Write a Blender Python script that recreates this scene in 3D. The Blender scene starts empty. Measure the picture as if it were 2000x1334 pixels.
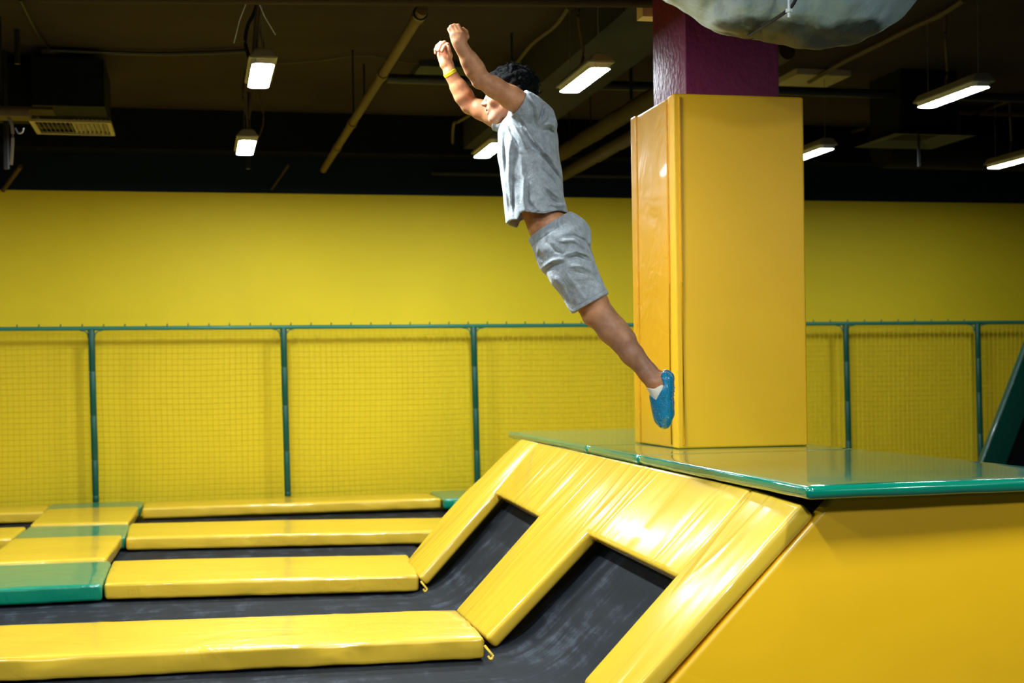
import bpy, bmesh, math, random
import numpy as np
from mathutils import Vector, Matrix, noise
random.seed(7)
C = bpy.context.scene.collection
sc = bpy.context.scene
# ---------------------------------------------------------------- camera numbers
F = 2800.0; A = math.radians(12.5); RO = 0.014; HY = 730.0; EZ = 1.22
ca, sa = math.cos(A), math.sin(A)
def uv(px, py):
    dx, dy = px-1000.0, py-HY
    return dx*math.cos(RO)-dy*math.sin(RO), dy*math.cos(RO)+dx*math.sin(RO)
def ray(px, py):
    u, v = uv(px, py)
    return Vector((ca*u/F+sa, -sa*u/F+ca, -v/F))
CAM = Vector((0, 0, EZ))
def P(px, py, z=None, Y=None, X=None, d=None):
    r = ray(px, py)
    if d is None:
        d = (z-EZ)/r.z if z is not None else (Y/r.y if Y is not None else X/r.x)
    return CAM + r*d
def PP(px, py, p0, n):
    r = ray(px, py)
    return CAM + r*((p0-CAM).dot(n)/r.dot(n))

# ---------------------------------------------------------------- materials
def mat(name, col, rough=0.5, metal=0.0, coat=0.0, coat_rough=0.1, spec=0.5, sheen=0.0):
    m = bpy.data.materials.new(name); m.use_nodes = True
    b = m.node_tree.nodes['Principled BSDF']
    b.inputs['Base Color'].default_value = (*col, 1)
    b.inputs['Roughness'].default_value = rough
    b.inputs['Metallic'].default_value = metal
    b.inputs['Coat Weight'].default_value = coat
    b.inputs['Coat Roughness'].default_value = coat_rough
    b.inputs['Specular IOR Level'].default_value = spec
    b.inputs['Sheen Weight'].default_value = sheen
    return m
def nd(m, t, **k):
    n = m.node_tree.nodes.new(t)
    for a, v in k.items(): setattr(n, a, v)
    return n
def lk(m, a, b): m.node_tree.links.new(a, b)
def coords(m, kind='Object', scale=(1, 1, 1), rot=(0, 0, 0)):
    tc = nd(m, 'ShaderNodeTexCoord'); mp = nd(m, 'ShaderNodeMapping')
    mp.inputs['Scale'].default_value = scale; mp.inputs['Rotation'].default_value = rot
    lk(m, tc.outputs[kind], mp.inputs['Vector']); return mp.outputs['Vector']
def noise_tex(m, vec, scale, detail=3, rough=0.5, dist=0.0):
    n = nd(m, 'ShaderNodeTexNoise'); n.inputs['Scale'].default_value = scale
    n.inputs['Detail'].default_value = detail; n.inputs['Roughness'].default_value = rough
    n.inputs['Distortion'].default_value = dist
    lk(m, vec, n.inputs['Vector']); return n.outputs['Fac']
def bump(m, layers):
    """layers: list of (height socket, strength, distance) chained"""
    prev = None
    for h, s, d in layers:
        b = nd(m, 'ShaderNodeBump'); b.inputs['Strength'].default_value = s; b.inputs['Distance'].default_value = d
        lk(m, h, b.inputs['Height'])
        if prev: lk(m, prev, b.inputs['Normal'])
        prev = b.outputs['Normal']
    p = m.node_tree.nodes['Principled BSDF']
    lk(m, prev, p.inputs['Normal'])
    return prev
def ramp(m, fac, stops):
    r = nd(m, 'ShaderNodeValToRGB'); e = r.color_ramp.elements
    e[0].position, e[0].color = stops[0][0], (*stops[0][1], 1)
    e[1].position, e[1].color = stops[-1][0], (*stops[-1][1], 1)
    for p, c in stops[1:-1]:
        x = e.new(p); x.color = (*c, 1)
    lk(m, fac, r.inputs['Fac']); return r.outputs['Color']
def base(m, sock): lk(m, sock, m.node_tree.nodes['Principled BSDF'].inputs['Base Color'])

def vinyl(name, col, rough=0.28, coat=0.6, wr=0.85, fold=(2.2, 5.0), fd=0.012, coat_rough=0.06):
    m = mat(name, col, rough, coat=coat, coat_rough=coat_rough)
    v = coords(m, 'UV', (fold[0], fold[1], 1), (0, 0, 0.25))
    a = noise_tex(m, v, 1.0, 2, 0.45, 0.9)
    v2 = coords(m, 'UV', (5, 9, 1), (0, 0, -0.4))
    r2 = nd(m, 'ShaderNodeTexNoise'); r2.noise_type = 'RIDGED_MULTIFRACTAL' if hasattr(r2, 'noise_type') else None
    r2.inputs['Scale'].default_value = 1.3; r2.inputs['Detail'].default_value = 2.5
    r2.inputs['Distortion'].default_value = 0.6
    lk(m, v2, r2.inputs['Vector'])
    g = coords(m, 'Object')
    w = nd(m, 'ShaderNodeTexNoise'); w.inputs['Scale'].default_value = 420; lk(m, g, w.inputs['Vector'])
    cv = noise_tex(m, coords(m, 'UV', (10, 7, 1), (0, 0, 0.7)), 1.0, 2.0, 0.5, 1.2)
    msk = ramp(m, noise_tex(m, coords(m, 'UV', (1.3, 1.6, 1)), 1.0, 1.0), [(0.48, (0, 0, 0)), (0.66, (1, 1, 1))])
    mm = nd(m, 'ShaderNodeMath', operation='MULTIPLY'); lk(m, cv, mm.inputs[0]); lk(m, msk, mm.inputs[1])
    bump(m, [(a, wr, fd), (mm.outputs[0], wr*0.8, fd*0.9), (r2.outputs['Fac'], wr*0.5, fd*0.3), (w.outputs['Fac'], 0.05, 0.0006)])
    # soft dirt and batch colour variation belonging to the cover
    c = noise_tex(m, g, 1.1, 3, 0.6)
    lo = tuple(x*0.93 for x in col); hi = tuple(min(1, x*1.05) for x in col)
    base(m, ramp(m, c, [(0.3, lo), (0.7, hi)]))
    return m
YEL = (0.80, 0.50, 0.036)
M = {}
M['pad'] = vinyl('vinyl_yellow', YEL)
M['pad_green'] = vinyl('vinyl_green', (0.0, 0.225, 0.125), wr=0.7, fold=(2.0, 3.0))
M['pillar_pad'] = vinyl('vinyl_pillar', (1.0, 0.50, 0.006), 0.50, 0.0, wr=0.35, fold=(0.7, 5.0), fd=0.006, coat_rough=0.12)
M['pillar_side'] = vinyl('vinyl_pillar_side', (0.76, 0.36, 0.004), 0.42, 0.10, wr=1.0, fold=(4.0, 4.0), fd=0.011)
M['panel'] = vinyl('vinyl_panel', (0.88, 0.47, 0.006), 0.35, 0.25, wr=0.25, fold=(0.8, 0.8), fd=0.012, coat_rough=0.15)
M['deck_mat'] = vinyl('vinyl_deck', (0.0, 0.19, 0.11), 0.16, 0.8, wr=0.35, fold=(0.5, 9.0), fd=0.0035, coat_rough=0.05)
def ramp_vinyl():
    m = mat('vinyl_ramp', YEL, 0.25, coat=0.75, coat_rough=0.045)
    v = coords(m, 'UV', (3.6, 0.55, 1), (0, 0, 0.16))
    a = noise_tex(m, v, 1.0, 1.5, 0.4, 0.5)
    v2 = coords(m, 'UV', (4.6, 0.5, 1), (0, 0, 0.13))
    b_ = noise_tex(m, v2, 1.0, 1.0, 0.4, 0.6)
    crease = ramp(m, b_, [(0.50, (0, 0, 0)), (0.58, (1, 1, 1)), (0.66, (0, 0, 0))])
    v3 = coords(m, 'UV', (20, 2.4, 1), (0, 0, -0.25))
    bump(m, [(a, 1.0, 0.040), (crease, 0.6, 0.007)])
    g = coords(m, 'Object'); c = noise_tex(m, g, 1.3, 3, 0.6)
    base(m, ramp(m, c, [(0.3, tuple(x*0.95 for x in YEL)), (0.7, tuple(min(1, x*1.04) for x in YEL))]))
    return m
M['ramp_pad'] = ramp_vinyl()
def bed_mat():
    m = mat('jump_fabric', (0.022, 0.024, 0.03), 0.7, spec=0.14)
    v = coords(m, 'UV', (1.2, 5.5, 1), (0, 0, 0.1)); a = noise_tex(m, v, 1.6, 6, 0.68, 0.4)
    v3 = coords(m, 'UV', (5.0, 1.3, 1)); b = noise_tex(m, v3, 1.4, 5, 0.7, 0.2)
    mx = nd(m, 'ShaderNodeMath', operation='MULTIPLY'); lk(m, a, mx.inputs[0]); lk(m, b, mx.inputs[1])
    base(m, ramp(m, mx.outputs[0], [(0.16, (0.0035, 0.0045, 0.007)), (0.27, (0.007, 0.009, 0.0135)), (0.42, (0.045, 0.054, 0.070))]))
    w = nd(m, 'ShaderNodeTexWave'); w.inputs['Scale'].default_value = 90; w.inputs['Distortion'].default_value = 0.5
    lk(m, coords(m, 'UV'), w.inputs['Vector'])
    bump(m, [(w.outputs['Fac'], 0.15, 0.001)])
    return m
M['bed'] = bed_mat()
def paint(name, col, rough=0.6, var=0.08, bs=60, bd=0.001, spec=0.3):
    m = mat(name, col, rough, spec=spec)
    g = coords(m, 'Object'); c = noise_tex(m, g, 0.7, 5, 0.6)
    base(m, ramp(m, c, [(0.3, tuple(x*(1-var) for x in col)), (0.7, tuple(min(1, x*(1+var)) for x in col))]))
    bump(m, [(noise_tex(m, g, bs, 3), 0.3, bd)])
    return m
M['wall_yellow'] = paint('wall_paint_yellow', (0.81, 0.595, 0.012), 0.62, 0.05)
M['wall_dark'] = paint('wall_paint_dark', (0.010, 0.018, 0.030), 0.9, 0.15, spec=0.1)
M['ceiling'] = paint('ceiling_dark', (0.046, 0.034, 0.027), 0.95, 0.22, 25, 0.003, spec=0.06)
M['floor'] = paint('floor_grey', (0.06, 0.06, 0.06), 0.6, 0.2)
M['side_wall'] = paint('wall_paint_side', (0.05, 0.05, 0.055), 0.7)
M['duct_dark'] = paint('duct_dark', (0.004, 0.005, 0.006), 0.8, spec=0.15)
M['duct_paint'] = paint('duct_painted', (0.040, 0.040, 0.040), 0.85, 0.25, 12, 0.002, spec=0.1)
M['grille'] = mat('grille_beige', (0.42, 0.36, 0.24), 0.5)
M['grille_dark'] = mat('grille_grey', (0.045, 0.055, 0.055), 0.7, spec=0.2)
M['pipe_tan'] = paint('pipe_tan', (0.13, 0.085, 0.035), 0.7, 0.15, spec=0.15)
M['pipe_wrap'] = paint('pipe_wrap', (0.055, 0.038, 0.02), 0.8, 0.3, 14, 0.01, spec=0.15)
M['black'] = mat('black_metal', (0.01, 0.01, 0.012), 0.45)
M['cable'] = mat('cable_dark', (0.015, 0.015, 0.017), 0.5)
M['cable_tan'] = mat('cable_tan', (0.12, 0.085, 0.05), 0.7, spec=0.2)
M['wire'] = mat('steel_wire', (0.5, 0.5, 0.5), 0.35, 0.8)
M['wire_white'] = mat('tie_white', (0.8, 0.85, 0.85), 0.4)
M['green_foam'] = mat('green_sleeve', (0.0, 0.075, 0.045), 0.38)
M['green_foam_edge'] = mat('green_sleeve_joint', (0.02, 0.19, 0.13), 0.35)
M['joint'] = mat('sleeve_joint_light', (0.10, 0.32, 0.25), 0.4)
M['green_dark'] = vinyl('vinyl_dark_green', (0.0, 0.045, 0.028), 0.35, 0.3, wr=0.3)
M['net'] = mat('net_cord', (0.70, 0.48, 0.010), 0.7)
M['net_band'] = mat('net_band', (0.50, 0.34, 0.03), 0.7)
M['purple'] = paint('purple_paint', (0.19, 0.012, 0.066), 0.58, 0.12, 30, 0.020, spec=0.5)
M['beige_box'] = mat('beige_plastic', (0.85, 0.62, 0.34), 0.45)
M['housing'] = mat('lamp_housing', (0.30, 0.28, 0.24), 0.45)
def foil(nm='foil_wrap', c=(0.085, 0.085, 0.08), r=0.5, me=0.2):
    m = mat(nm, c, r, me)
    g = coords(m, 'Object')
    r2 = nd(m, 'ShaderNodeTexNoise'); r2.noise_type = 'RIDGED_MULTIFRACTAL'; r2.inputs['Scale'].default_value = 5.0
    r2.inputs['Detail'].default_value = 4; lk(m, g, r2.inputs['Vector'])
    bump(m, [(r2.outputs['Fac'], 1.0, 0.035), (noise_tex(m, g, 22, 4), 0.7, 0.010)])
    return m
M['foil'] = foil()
def duct_light_shade(m):           # light on the duct's upper part and shade below, painted into its colour
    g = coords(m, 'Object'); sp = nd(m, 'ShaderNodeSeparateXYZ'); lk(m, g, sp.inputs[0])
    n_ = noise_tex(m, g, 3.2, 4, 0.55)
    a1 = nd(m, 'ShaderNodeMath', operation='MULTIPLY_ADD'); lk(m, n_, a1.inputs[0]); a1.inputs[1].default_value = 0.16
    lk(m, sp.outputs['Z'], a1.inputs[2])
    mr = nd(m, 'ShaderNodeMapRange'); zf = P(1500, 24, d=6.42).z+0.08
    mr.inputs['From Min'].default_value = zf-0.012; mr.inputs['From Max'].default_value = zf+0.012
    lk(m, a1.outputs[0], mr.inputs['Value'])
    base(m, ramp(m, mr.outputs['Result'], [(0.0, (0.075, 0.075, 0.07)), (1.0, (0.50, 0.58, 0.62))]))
duct_light_shade(M['foil'])
LAMP = 60.0
def lamp_mat(k=1.0):
    m = bpy.data.materials.new('lamp_diffuser'); m.use_nodes = True
    b = m.node_tree.nodes['Principled BSDF']
    b.inputs['Base Color'].default_value = (0.9, 0.95, 0.95, 1)
    b.inputs['Emission Color'].default_value = (0.86, 0.97, 1.0, 1); b.inputs['Emission Strength'].default_value = LAMP*k
    return m
M['lamp'] = lamp_mat(); M['lamp_bright'] = lamp_mat(2.0); M['lamp_dim'] = lamp_mat(0.4)
M['lamp_rim'] = mat('lamp_rim', (0.75, 0.72, 0.62), 0.4)

# ---------------------------------------------------------------- object helpers
def mk(name, me, m=None, parent=None, smooth=False):
    o = bpy.data.objects.new(name, me); C.objects.link(o)
    if m: me.materials.append(m)
    if parent: o.parent = parent
    if smooth:
        me.polygons.foreach_set('use_smooth', [True]*len(me.polygons))
    return o
def from_bm(name, bm, m=None, parent=None, smooth=False):
    bmesh.ops.recalc_face_normals(bm, faces=bm.faces)
    me = bpy.data.meshes.new(name); bm.to_mesh(me); bm.free()
    return mk(name, me, m, parent, smooth)
def smooth_angle(o, deg=35):
    me = o.data
    me.polygons.foreach_set('use_smooth', [True]*len(me.polygons))
    try: me.set_sharp_from_angle(angle=math.radians(deg))
    except Exception: pass
def tag(o, label, cat, group=None, kind=None):
    o['label'] = label
    if cat: o['category'] = cat
    if group: o['group'] = group
    if kind: o['kind'] = kind
    return o
def struct(o, label=None):
    o['kind'] = 'structure'
    if label: o['label'] = label
    return o
def empty(name, loc=(0, 0, 0), rz=0):
    o = bpy.data.objects.new(name, None); C.objects.link(o); o.location = loc; o.rotation_euler = (0, 0, rz)
    o.empty_display_size = 0.1; return o
def put(parent, o):
    """keep world place, parented"""
    o.parent = parent
    o.matrix_parent_inverse = Matrix.Translation(parent.location).inverted() if parent.rotation_euler.z == 0 else parent.matrix_basis.inverted()
    return o
def box_bm(bm, x0, x1, y0, y1, z0, z1, bev=0.0):
    vs = [bm.verts.new((x, y, z)) for x in (x0, x1) for y in (y0, y1) for z in (z0, z1)]
    f = [(0, 1, 3, 2), (4, 6, 7, 5), (0, 4, 5, 1), (2, 3, 7, 6), (0, 2, 6, 4), (1, 5, 7, 3)]
    fs = [bm.faces.new([vs[i] for i in q]) for q in f]
    if bev:
        es = {e for q in fs for e in q.edges}
        bmesh.ops.bevel(bm, geom=list(es), offset=bev, segments=2, affect='EDGES', profile=0.7)
def box(name, x0, x1, y0, y1, z0, z1, m, parent=None, bev=0.0):
    bm = bmesh.new(); box_bm(bm, x0, x1, y0, y1, z0, z1, bev)
    o = from_bm(name, bm, m, parent)
    if bev: smooth_angle(o, 50)
    return o
def tube_bm(bm, pts, r, n=8, rfun=None, cap=True):
    pts = [Vector(p) for p in pts]; rings = []
    up = Vector((0, 0, 1))
    for i, p in enumerate(pts):
        t = (pts[min(i+1, len(pts)-1)]-pts[max(i-1, 0)]).normalized()
        a = t.cross(up)
        if a.length < 1e-3: a = t.cross(Vector((0, 1, 0)))
        a.normalize(); b = t.cross(a).normalized()
        rr = rfun(i) if rfun else r
        rings.append([bm.verts.new(p+(a*math.cos(2*math.pi*k/n)+b*math.sin(2*math.pi*k/n))*rr) for k in range(n)])
    for i in range(len(rings)-1):
        for k in range(n):
            bm.faces.new((rings[i][k], rings[i][(k+1) % n], rings[i+1][(k+1) % n], rings[i+1][k]))
    if cap:
        bm.faces.new(rings[0]); bm.faces.new(rings[-1][::-1])
def tube(name, pts, r, m, parent=None, n=8, rfun=None):
    bm = bmesh.new(); tube_bm(bm, pts, r, n, rfun); o = from_bm(name, bm, m, parent); smooth_angle(o, 50); return o
def spline(pts, k=6):
    pts = [Vector(p) for p in pts]; out = []
    for i in range(len(pts)-1):
        p0 = pts[max(i-1, 0)]; p1 = pts[i]; p2 = pts[i+1]; p3 = pts[min(i+2, len(pts)-1)]
        for j in range(k):
            t = j/k
            out.append(0.5*((2*p1)+(-p0+p2)*t+(2*p0-5*p1+4*p2-p3)*t*t+(-p0+3*p1-3*p2+p3)*t**3))
    out.append(pts[-1]); return out

# ---------------------------------------------------------------- padded covers
def samples(L, r, step):
    a = [0, r*0.12, r*0.3, r*0.6, r]
    n = max(2, int((L-2*r)/step))
    return a + [r+(L-2*r)*i/n for i in range(1, n)] + [L-x for x in a[::-1]]
def pad_quad(name, cs, th, m, parent=None, r=0.03, step=0.06, amp=0.004, edge_amp=0.006, puff=0.006, seed=0.0):
    """soft rounded pad: four top corners (back-left, back-right, front-right, front-left)"""
    c = [Vector(p) for p in cs]
    n = ((c[1]-c[0]).cross(c[3]-c[0])); n.normalize()
    if n.z < 0: n = -n
    L = ((c[1]-c[0]).length+(c[2]-c[3]).length)/2; W = ((c[3]-c[0]).length+(c[2]-c[1]).length)/2
    r = min(r, th*0.49, 0.022); amp *= 0.55; edge_amp *= 0.5
    sx, sy, sz = samples(L, r, step), samples(W, r, step), [0, r*0.3, r*0.7, r, th-r, th-r*0.5, th]
    bm = bmesh.new(); uvl = bm.loops.layers.uv.new('UVMap'); cache = {}
    def vert(a, b, d):
        key = (round(a, 5), round(b, 5), round(d, 5))
        if key in cache: return cache[key]
        core = Vector((min(max(a, r), L-r), min(max(b, r), W-r), min(max(d, r), th-r)))
        p = Vector((a, b, d)); q = p-core
        nrm = q.normalized() if q.length > 1e-9 else Vector((0, 0, -1))
        p = core + nrm*r
        k = sum(1 for x in q if abs(x) > r*0.25)
        w = noise.noise(Vector((a*3.1+seed, b*3.1, d*4)))*amp
        if k >= 2: w += noise.noise(Vector((a*11+seed*2, b*11, d*9)))*edge_amp
        w += noise.noise(Vector((a*1.1+seed*3, b*1.1, 0.3)))*amp*1.2
        if d < r*1.1: w += puff*4*(a/L)*(1-a/L)*0.5+puff*4*(b/W)*(1-b/W)*0.5
        p += nrm*w
        s, t = p.x/L, p.y/W
        top = (c[0]*(1-s)+c[1]*s)*(1-t)+(c[3]*(1-s)+c[2]*s)*t
        v = bm.verts.new(top - n*p.z); cache[key] = (v, (a, b+d)); return cache[key]
    def face(qs):
        vs = [vert(*q) for q in qs]
        if len({v[0] for v in vs}) < 4: return
        f = bm.faces.new([v[0] for v in vs])
        for lp, v in zip(f.loops, vs): lp[uvl].uv = (v[1][0]+seed, v[1][1]+seed*0.7)
    for i in range(len(sx)-1):
        for j in range(len(sy)-1):
            for d in (0, th): face([(sx[i], sy[j], d), (sx[i+1], sy[j], d), (sx[i+1], sy[j+1], d), (sx[i], sy[j+1], d)])
        for k in range(len(sz)-1):
            for b in (0, W): face([(sx[i], b, sz[k]), (sx[i+1], b, sz[k]), (sx[i+1], b, sz[k+1]), (sx[i], b, sz[k+1])])
    for j in range(len(sy)-1):
        for k in range(len(sz)-1):
            for a in (0, L): face([(a, sy[j], sz[k]), (a, sy[j+1], sz[k]), (a, sy[j+1], sz[k+1]), (a, sy[j], sz[k+1])])
    return from_bm(name, bm, m, parent, True)
def pad_poly(name, pts, n, th, m, parent=None, r=0.025, udir=Vector((0, 1, 0)), vdir=None, seed=0.0, seg=4):
    """soft edged pad cut to a polygon lying in one plane (pts on its upper face, normal n)"""
    n = n.normalized(); vdir = vdir or n.cross(udir).normalized()
    bm = bmesh.new(); top = [bm.verts.new(p) for p in pts]; bot = [bm.verts.new(p-n*th) for p in pts]
    bm.faces.new(top); bm.faces.new(bot[::-1]); k = len(pts)
    for i in range(k): bm.faces.new((top[i], bot[i], bot[(i+1) % k], top[(i+1) % k]))
    bmesh.ops.recalc_face_normals(bm, faces=bm.faces)
    bmesh.ops.bevel(bm, geom=list(bm.edges), offset=r, segments=seg, affect='EDGES', profile=0.55, clamp_overlap=True)
    uvl = bm.loops.layers.uv.new('UVMap')
    for f in bm.faces:
        for lp in f.loops:
            q = lp.vert.co; lp[uvl].uv = (q.dot(udir)+seed, q.dot(vdir)+q.dot(n)*0.5)
    o = from_bm(name, bm, m, parent); smooth_angle(o, 60); return o

# ================================================================ SETTING
WY = 15.0; CZ = 3.9; FZ = -0.9
struct(box('floor', -9, 14, -9, WY, FZ-0.1, FZ, M['floor']))
struct(box('ceiling', -9, 14, -9, WY+0.2, CZ, CZ+0.1, M['ceiling']))
struct(box('wall_back', -9, 14, WY, WY+0.2, FZ, 3.118, M['wall_yellow']), 'yellow painted lower part of the back wall')
struct(box('wall_back_upper', -9, 14, WY+0.005, WY+0.2, 3.118, CZ, M['wall_dark']), 'near black upper band of the back wall')
struct(box('trim_1', -9, 14, WY-0.35, WY+0.005, 3.50, CZ, M['duct_dark']), 'black downstand along the top of the back wall')
struct(box('wall_left', -9.2, -9, -9, WY, FZ, CZ, M['side_wall']))
struct(box('wall_right', 14, 14.2, -9, WY, FZ, CZ, M['side_wall']))
struct(box('wall_front', -9, 14, -9.2, -9, FZ, CZ, M['side_wall']))
#ENV#
OUT_ADDED = [(0.46, 0.35, 1), (0.46, 3.4, 1), (0.46, 6.45, 2), (2.61, 0.35, 1), (2.61, 3.4, 1), (-1.9, 3.4, 1), (-1.9, 9.5, 1),  # unseen lamps added to raise the brightness; the doubled one keys the person
       (-4.2, 6.45, 1), (-4.2, 12.55, 1), (5.5, 0.35, 1), (5.5, 3.4, 1)]
# ================================================================ TRAMPOLINE COURT
GZ = -0.118          # level of the jumping beds
# ramp plane
YN = 4.93
pf = Vector((1.325, 9.289, 0)); n0 = P(1568, 982, Y=YN); n1 = P(1249, 1334, Y=YN)
RN = (n1-n0).cross(pf-n0).normalized()
if RN.z < 0: RN = -RN
bdir = Vector((0, 0, 1)).cross(RN).normalized()
if bdir.y < 0: bdir = -bdir
pb = pf - bdir*3.1
RS = RN.cross(bdir).normalized()
if RS.z < 0: RS = -RS            # up the slope
def RP(px, py, off=0.0): return PP(px, py, pb+RN*off, RN)
def to_z(p, z, d=None):
    d = d or RS; return p + d*((z-p.z)/d.z)
# ---- flat pads between the beds, each with its measured corners
def zp(px, py, z=0.0): return P(px, py, z=z)
def ext(a, b, x):   # extend line a-b to X = x
    t = (x-a.x)/(b.x-a.x); return a+(b-a)*t
L1b, R1b, L1f, R1f = zp(0, 1222), zp(893, 1190), zp(0, 1287), zp(947, 1244)
p = pad_quad('floor_pad', [ext(R1b, L1b, -2.2), R1b, R1f, ext(R1f, L1f, -2.2)], 0.105, M['pad'], amp=0.005, edge_amp=0.012, seed=1.3)
tag(p, 'long yellow vinyl pad across the bottom left, nearest of the pads between the beds', 'pad', 'yellow pads between the trampoline beds')
L2b, R2b, L2f, R2f = zp(220, 1095), zp(797, 1083), zp(203, 1140), zp(818, 1124)
p = pad_quad('floor_pad', [L2b, R2b, R2f, L2f], 0.10, M['pad'], amp=0.005, edge_amp=0.010, seed=4.1)
tag(p, 'yellow vinyl pad running from the large green tile to the far foot of the ramp', 'pad', 'yellow pads between the trampoline beds')
L3b, R3b, L3f, R3f = zp(254, 1022), zp(870, 1011), zp(246, 1050), zp(850, 1037)
p = pad_quad('floor_pad', [L3b, ext(L3b, R3b, 2.35), ext(L3f, R3f, 2.35), L3f], 0.10, M['pad'], amp=0.005, edge_amp=0.010, seed=7.7)
tag(p, 'yellow vinyl pad in the third row, its right end hidden behind the ramp', 'pad', 'yellow pads between the trampoline beds')
L4b, R4b, L4f, R4f = Vector((-0.49, 14.62, 0)), Vector((2.33, 14.62, 0.0)), zp(278, 993), zp(862, 973, 0.02)
p = pad_quad('floor_pad', [L4b, R4b, R4f, L4f], 0.10, M['pad'], amp=0.005, edge_amp=0.010, seed=2.9)
tag(p, 'yellow vinyl pad lying along the foot of the safety net', 'pad', 'yellow pads between the trampoline beds')
p = pad_quad('floor_pad', [Vector((-4, 14.62, 0)), Vector((-1.39, 14.62, 0)), Vector((-1.385, 13.95, 0)), Vector((-4, 14.0, 0))], 0.10, M['pad'], seed=5.2)
tag(p, 'yellow pad under the net at the left edge, left of the small green tile', 'pad', 'yellow pads between the trampoline beds')
p = pad_quad('floor_pad', [Vector((-3.4, 12.58, 0)), Vector((-1.385, 12.56, 0)), Vector((-1.40, 11.68, 0)), Vector((-3.4, 11.75, 0))], 0.10, M['pad'], seed=6.4)
tag(p, 'short end of a yellow pad at the left edge, left of the middle green tile', 'pad', 'yellow pads between the trampoline beds')
p = pad_quad('floor_pad', [Vector((3.22, 14.62, 0)), Vector((7.0, 14.62, 0)), Vector((7.0, 13.8, 0)), Vector((3.22, 13.8, 0))], 0.10, M['pad'], seed=8.4)
tag(p, 'yellow pad along the net hidden behind the raised platform', 'pad', 'yellow pads between the trampoline beds')
# green crossing tiles and the yellow pads between them
ti = 'green tiles where the pads cross'
def quadpad(name, cs, m, lab, cat, g, th=0.10, **k):
    o = pad_quad(name, [Vector(c) for c in cs], th, m, **k); tag(o, lab, cat, g); return o
quadpad('crossing_pad', [(-1.40, 10.02, 0), (L2b.x-0.01, L2b.y, 0), (L2f.x-0.01, L2f.y-0.02, 0), (-1.42, 8.83, 0)], M['pad_green'],
        'large glossy green tile at the left edge, nearest of the green tiles', 'pad', ti, amp=0.006, edge_amp=0.010, seed=3.3)
quadpad('crossing_pad', [(-1.365, 12.56, 0), (-0.545, 12.44, 0), (-0.54, 11.50, 0), (-1.385, 11.56, 0)], M['pad_green'],
        'green tile between the two yellow cross pads, with post reflection', 'pad', ti, amp=0.006, edge_amp=0.010, seed=9.3)
quadpad('crossing_pad', [(-1.38, 14.62, 0.01), (-0.50, 14.62, 0.01), (-0.515, 14.10, 0), (-1.385, 14.10, 0)], M['pad_green'],
        'thin green tile at the foot of the left net post', 'pad', ti, seed=11.3)
quadpad('crossing_pad', [(2.36, 14.62, 0.02), (3.2, 14.62, 0.02), (3.2, 13.66, 0.02), (2.34, 13.66, 0.02)], M['pad_green'],
        'green tile at the right end of the net side pad, partly behind the ramp', 'pad', ti, seed=12.3)
cg = 'yellow cross pads between green tiles'
quadpad('cross_pad', [(-1.37, 11.52, 0.015), (-0.56, 11.48, 0.015), (-0.60, 10.06, 0.012), (-1.40, 10.06, 0.012)], M['pad'],
        'nearer yellow cross pad, behind the large green tile', 'pad', cg, amp=0.003, edge_amp=0.004, seed=14.3)
quadpad('cross_pad', [(-1.37, 14.08, 0.012), (-0.53, 14.05, 0.012), (-0.56, 12.50, 0.015), (-1.36, 12.60, 0.015)], M['pad'],
        'farther yellow cross pad, behind the middle green tile', 'pad', cg, amp=0.003, edge_amp=0.004, seed=15.3)
quadpad('cross_pad', [(2.42, 13.62, 0.0), (3.1, 13.62, 0.0), (3.1, 12.6, 0.0), (2.46, 12.6, 0.0)], M['pad_green'],
        'dark green pad beside the ramp, in front of the right green tile', 'pad', None, amp=0.003, edge_amp=0.004, seed=16.3)

PZ0 = 0.80
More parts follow.
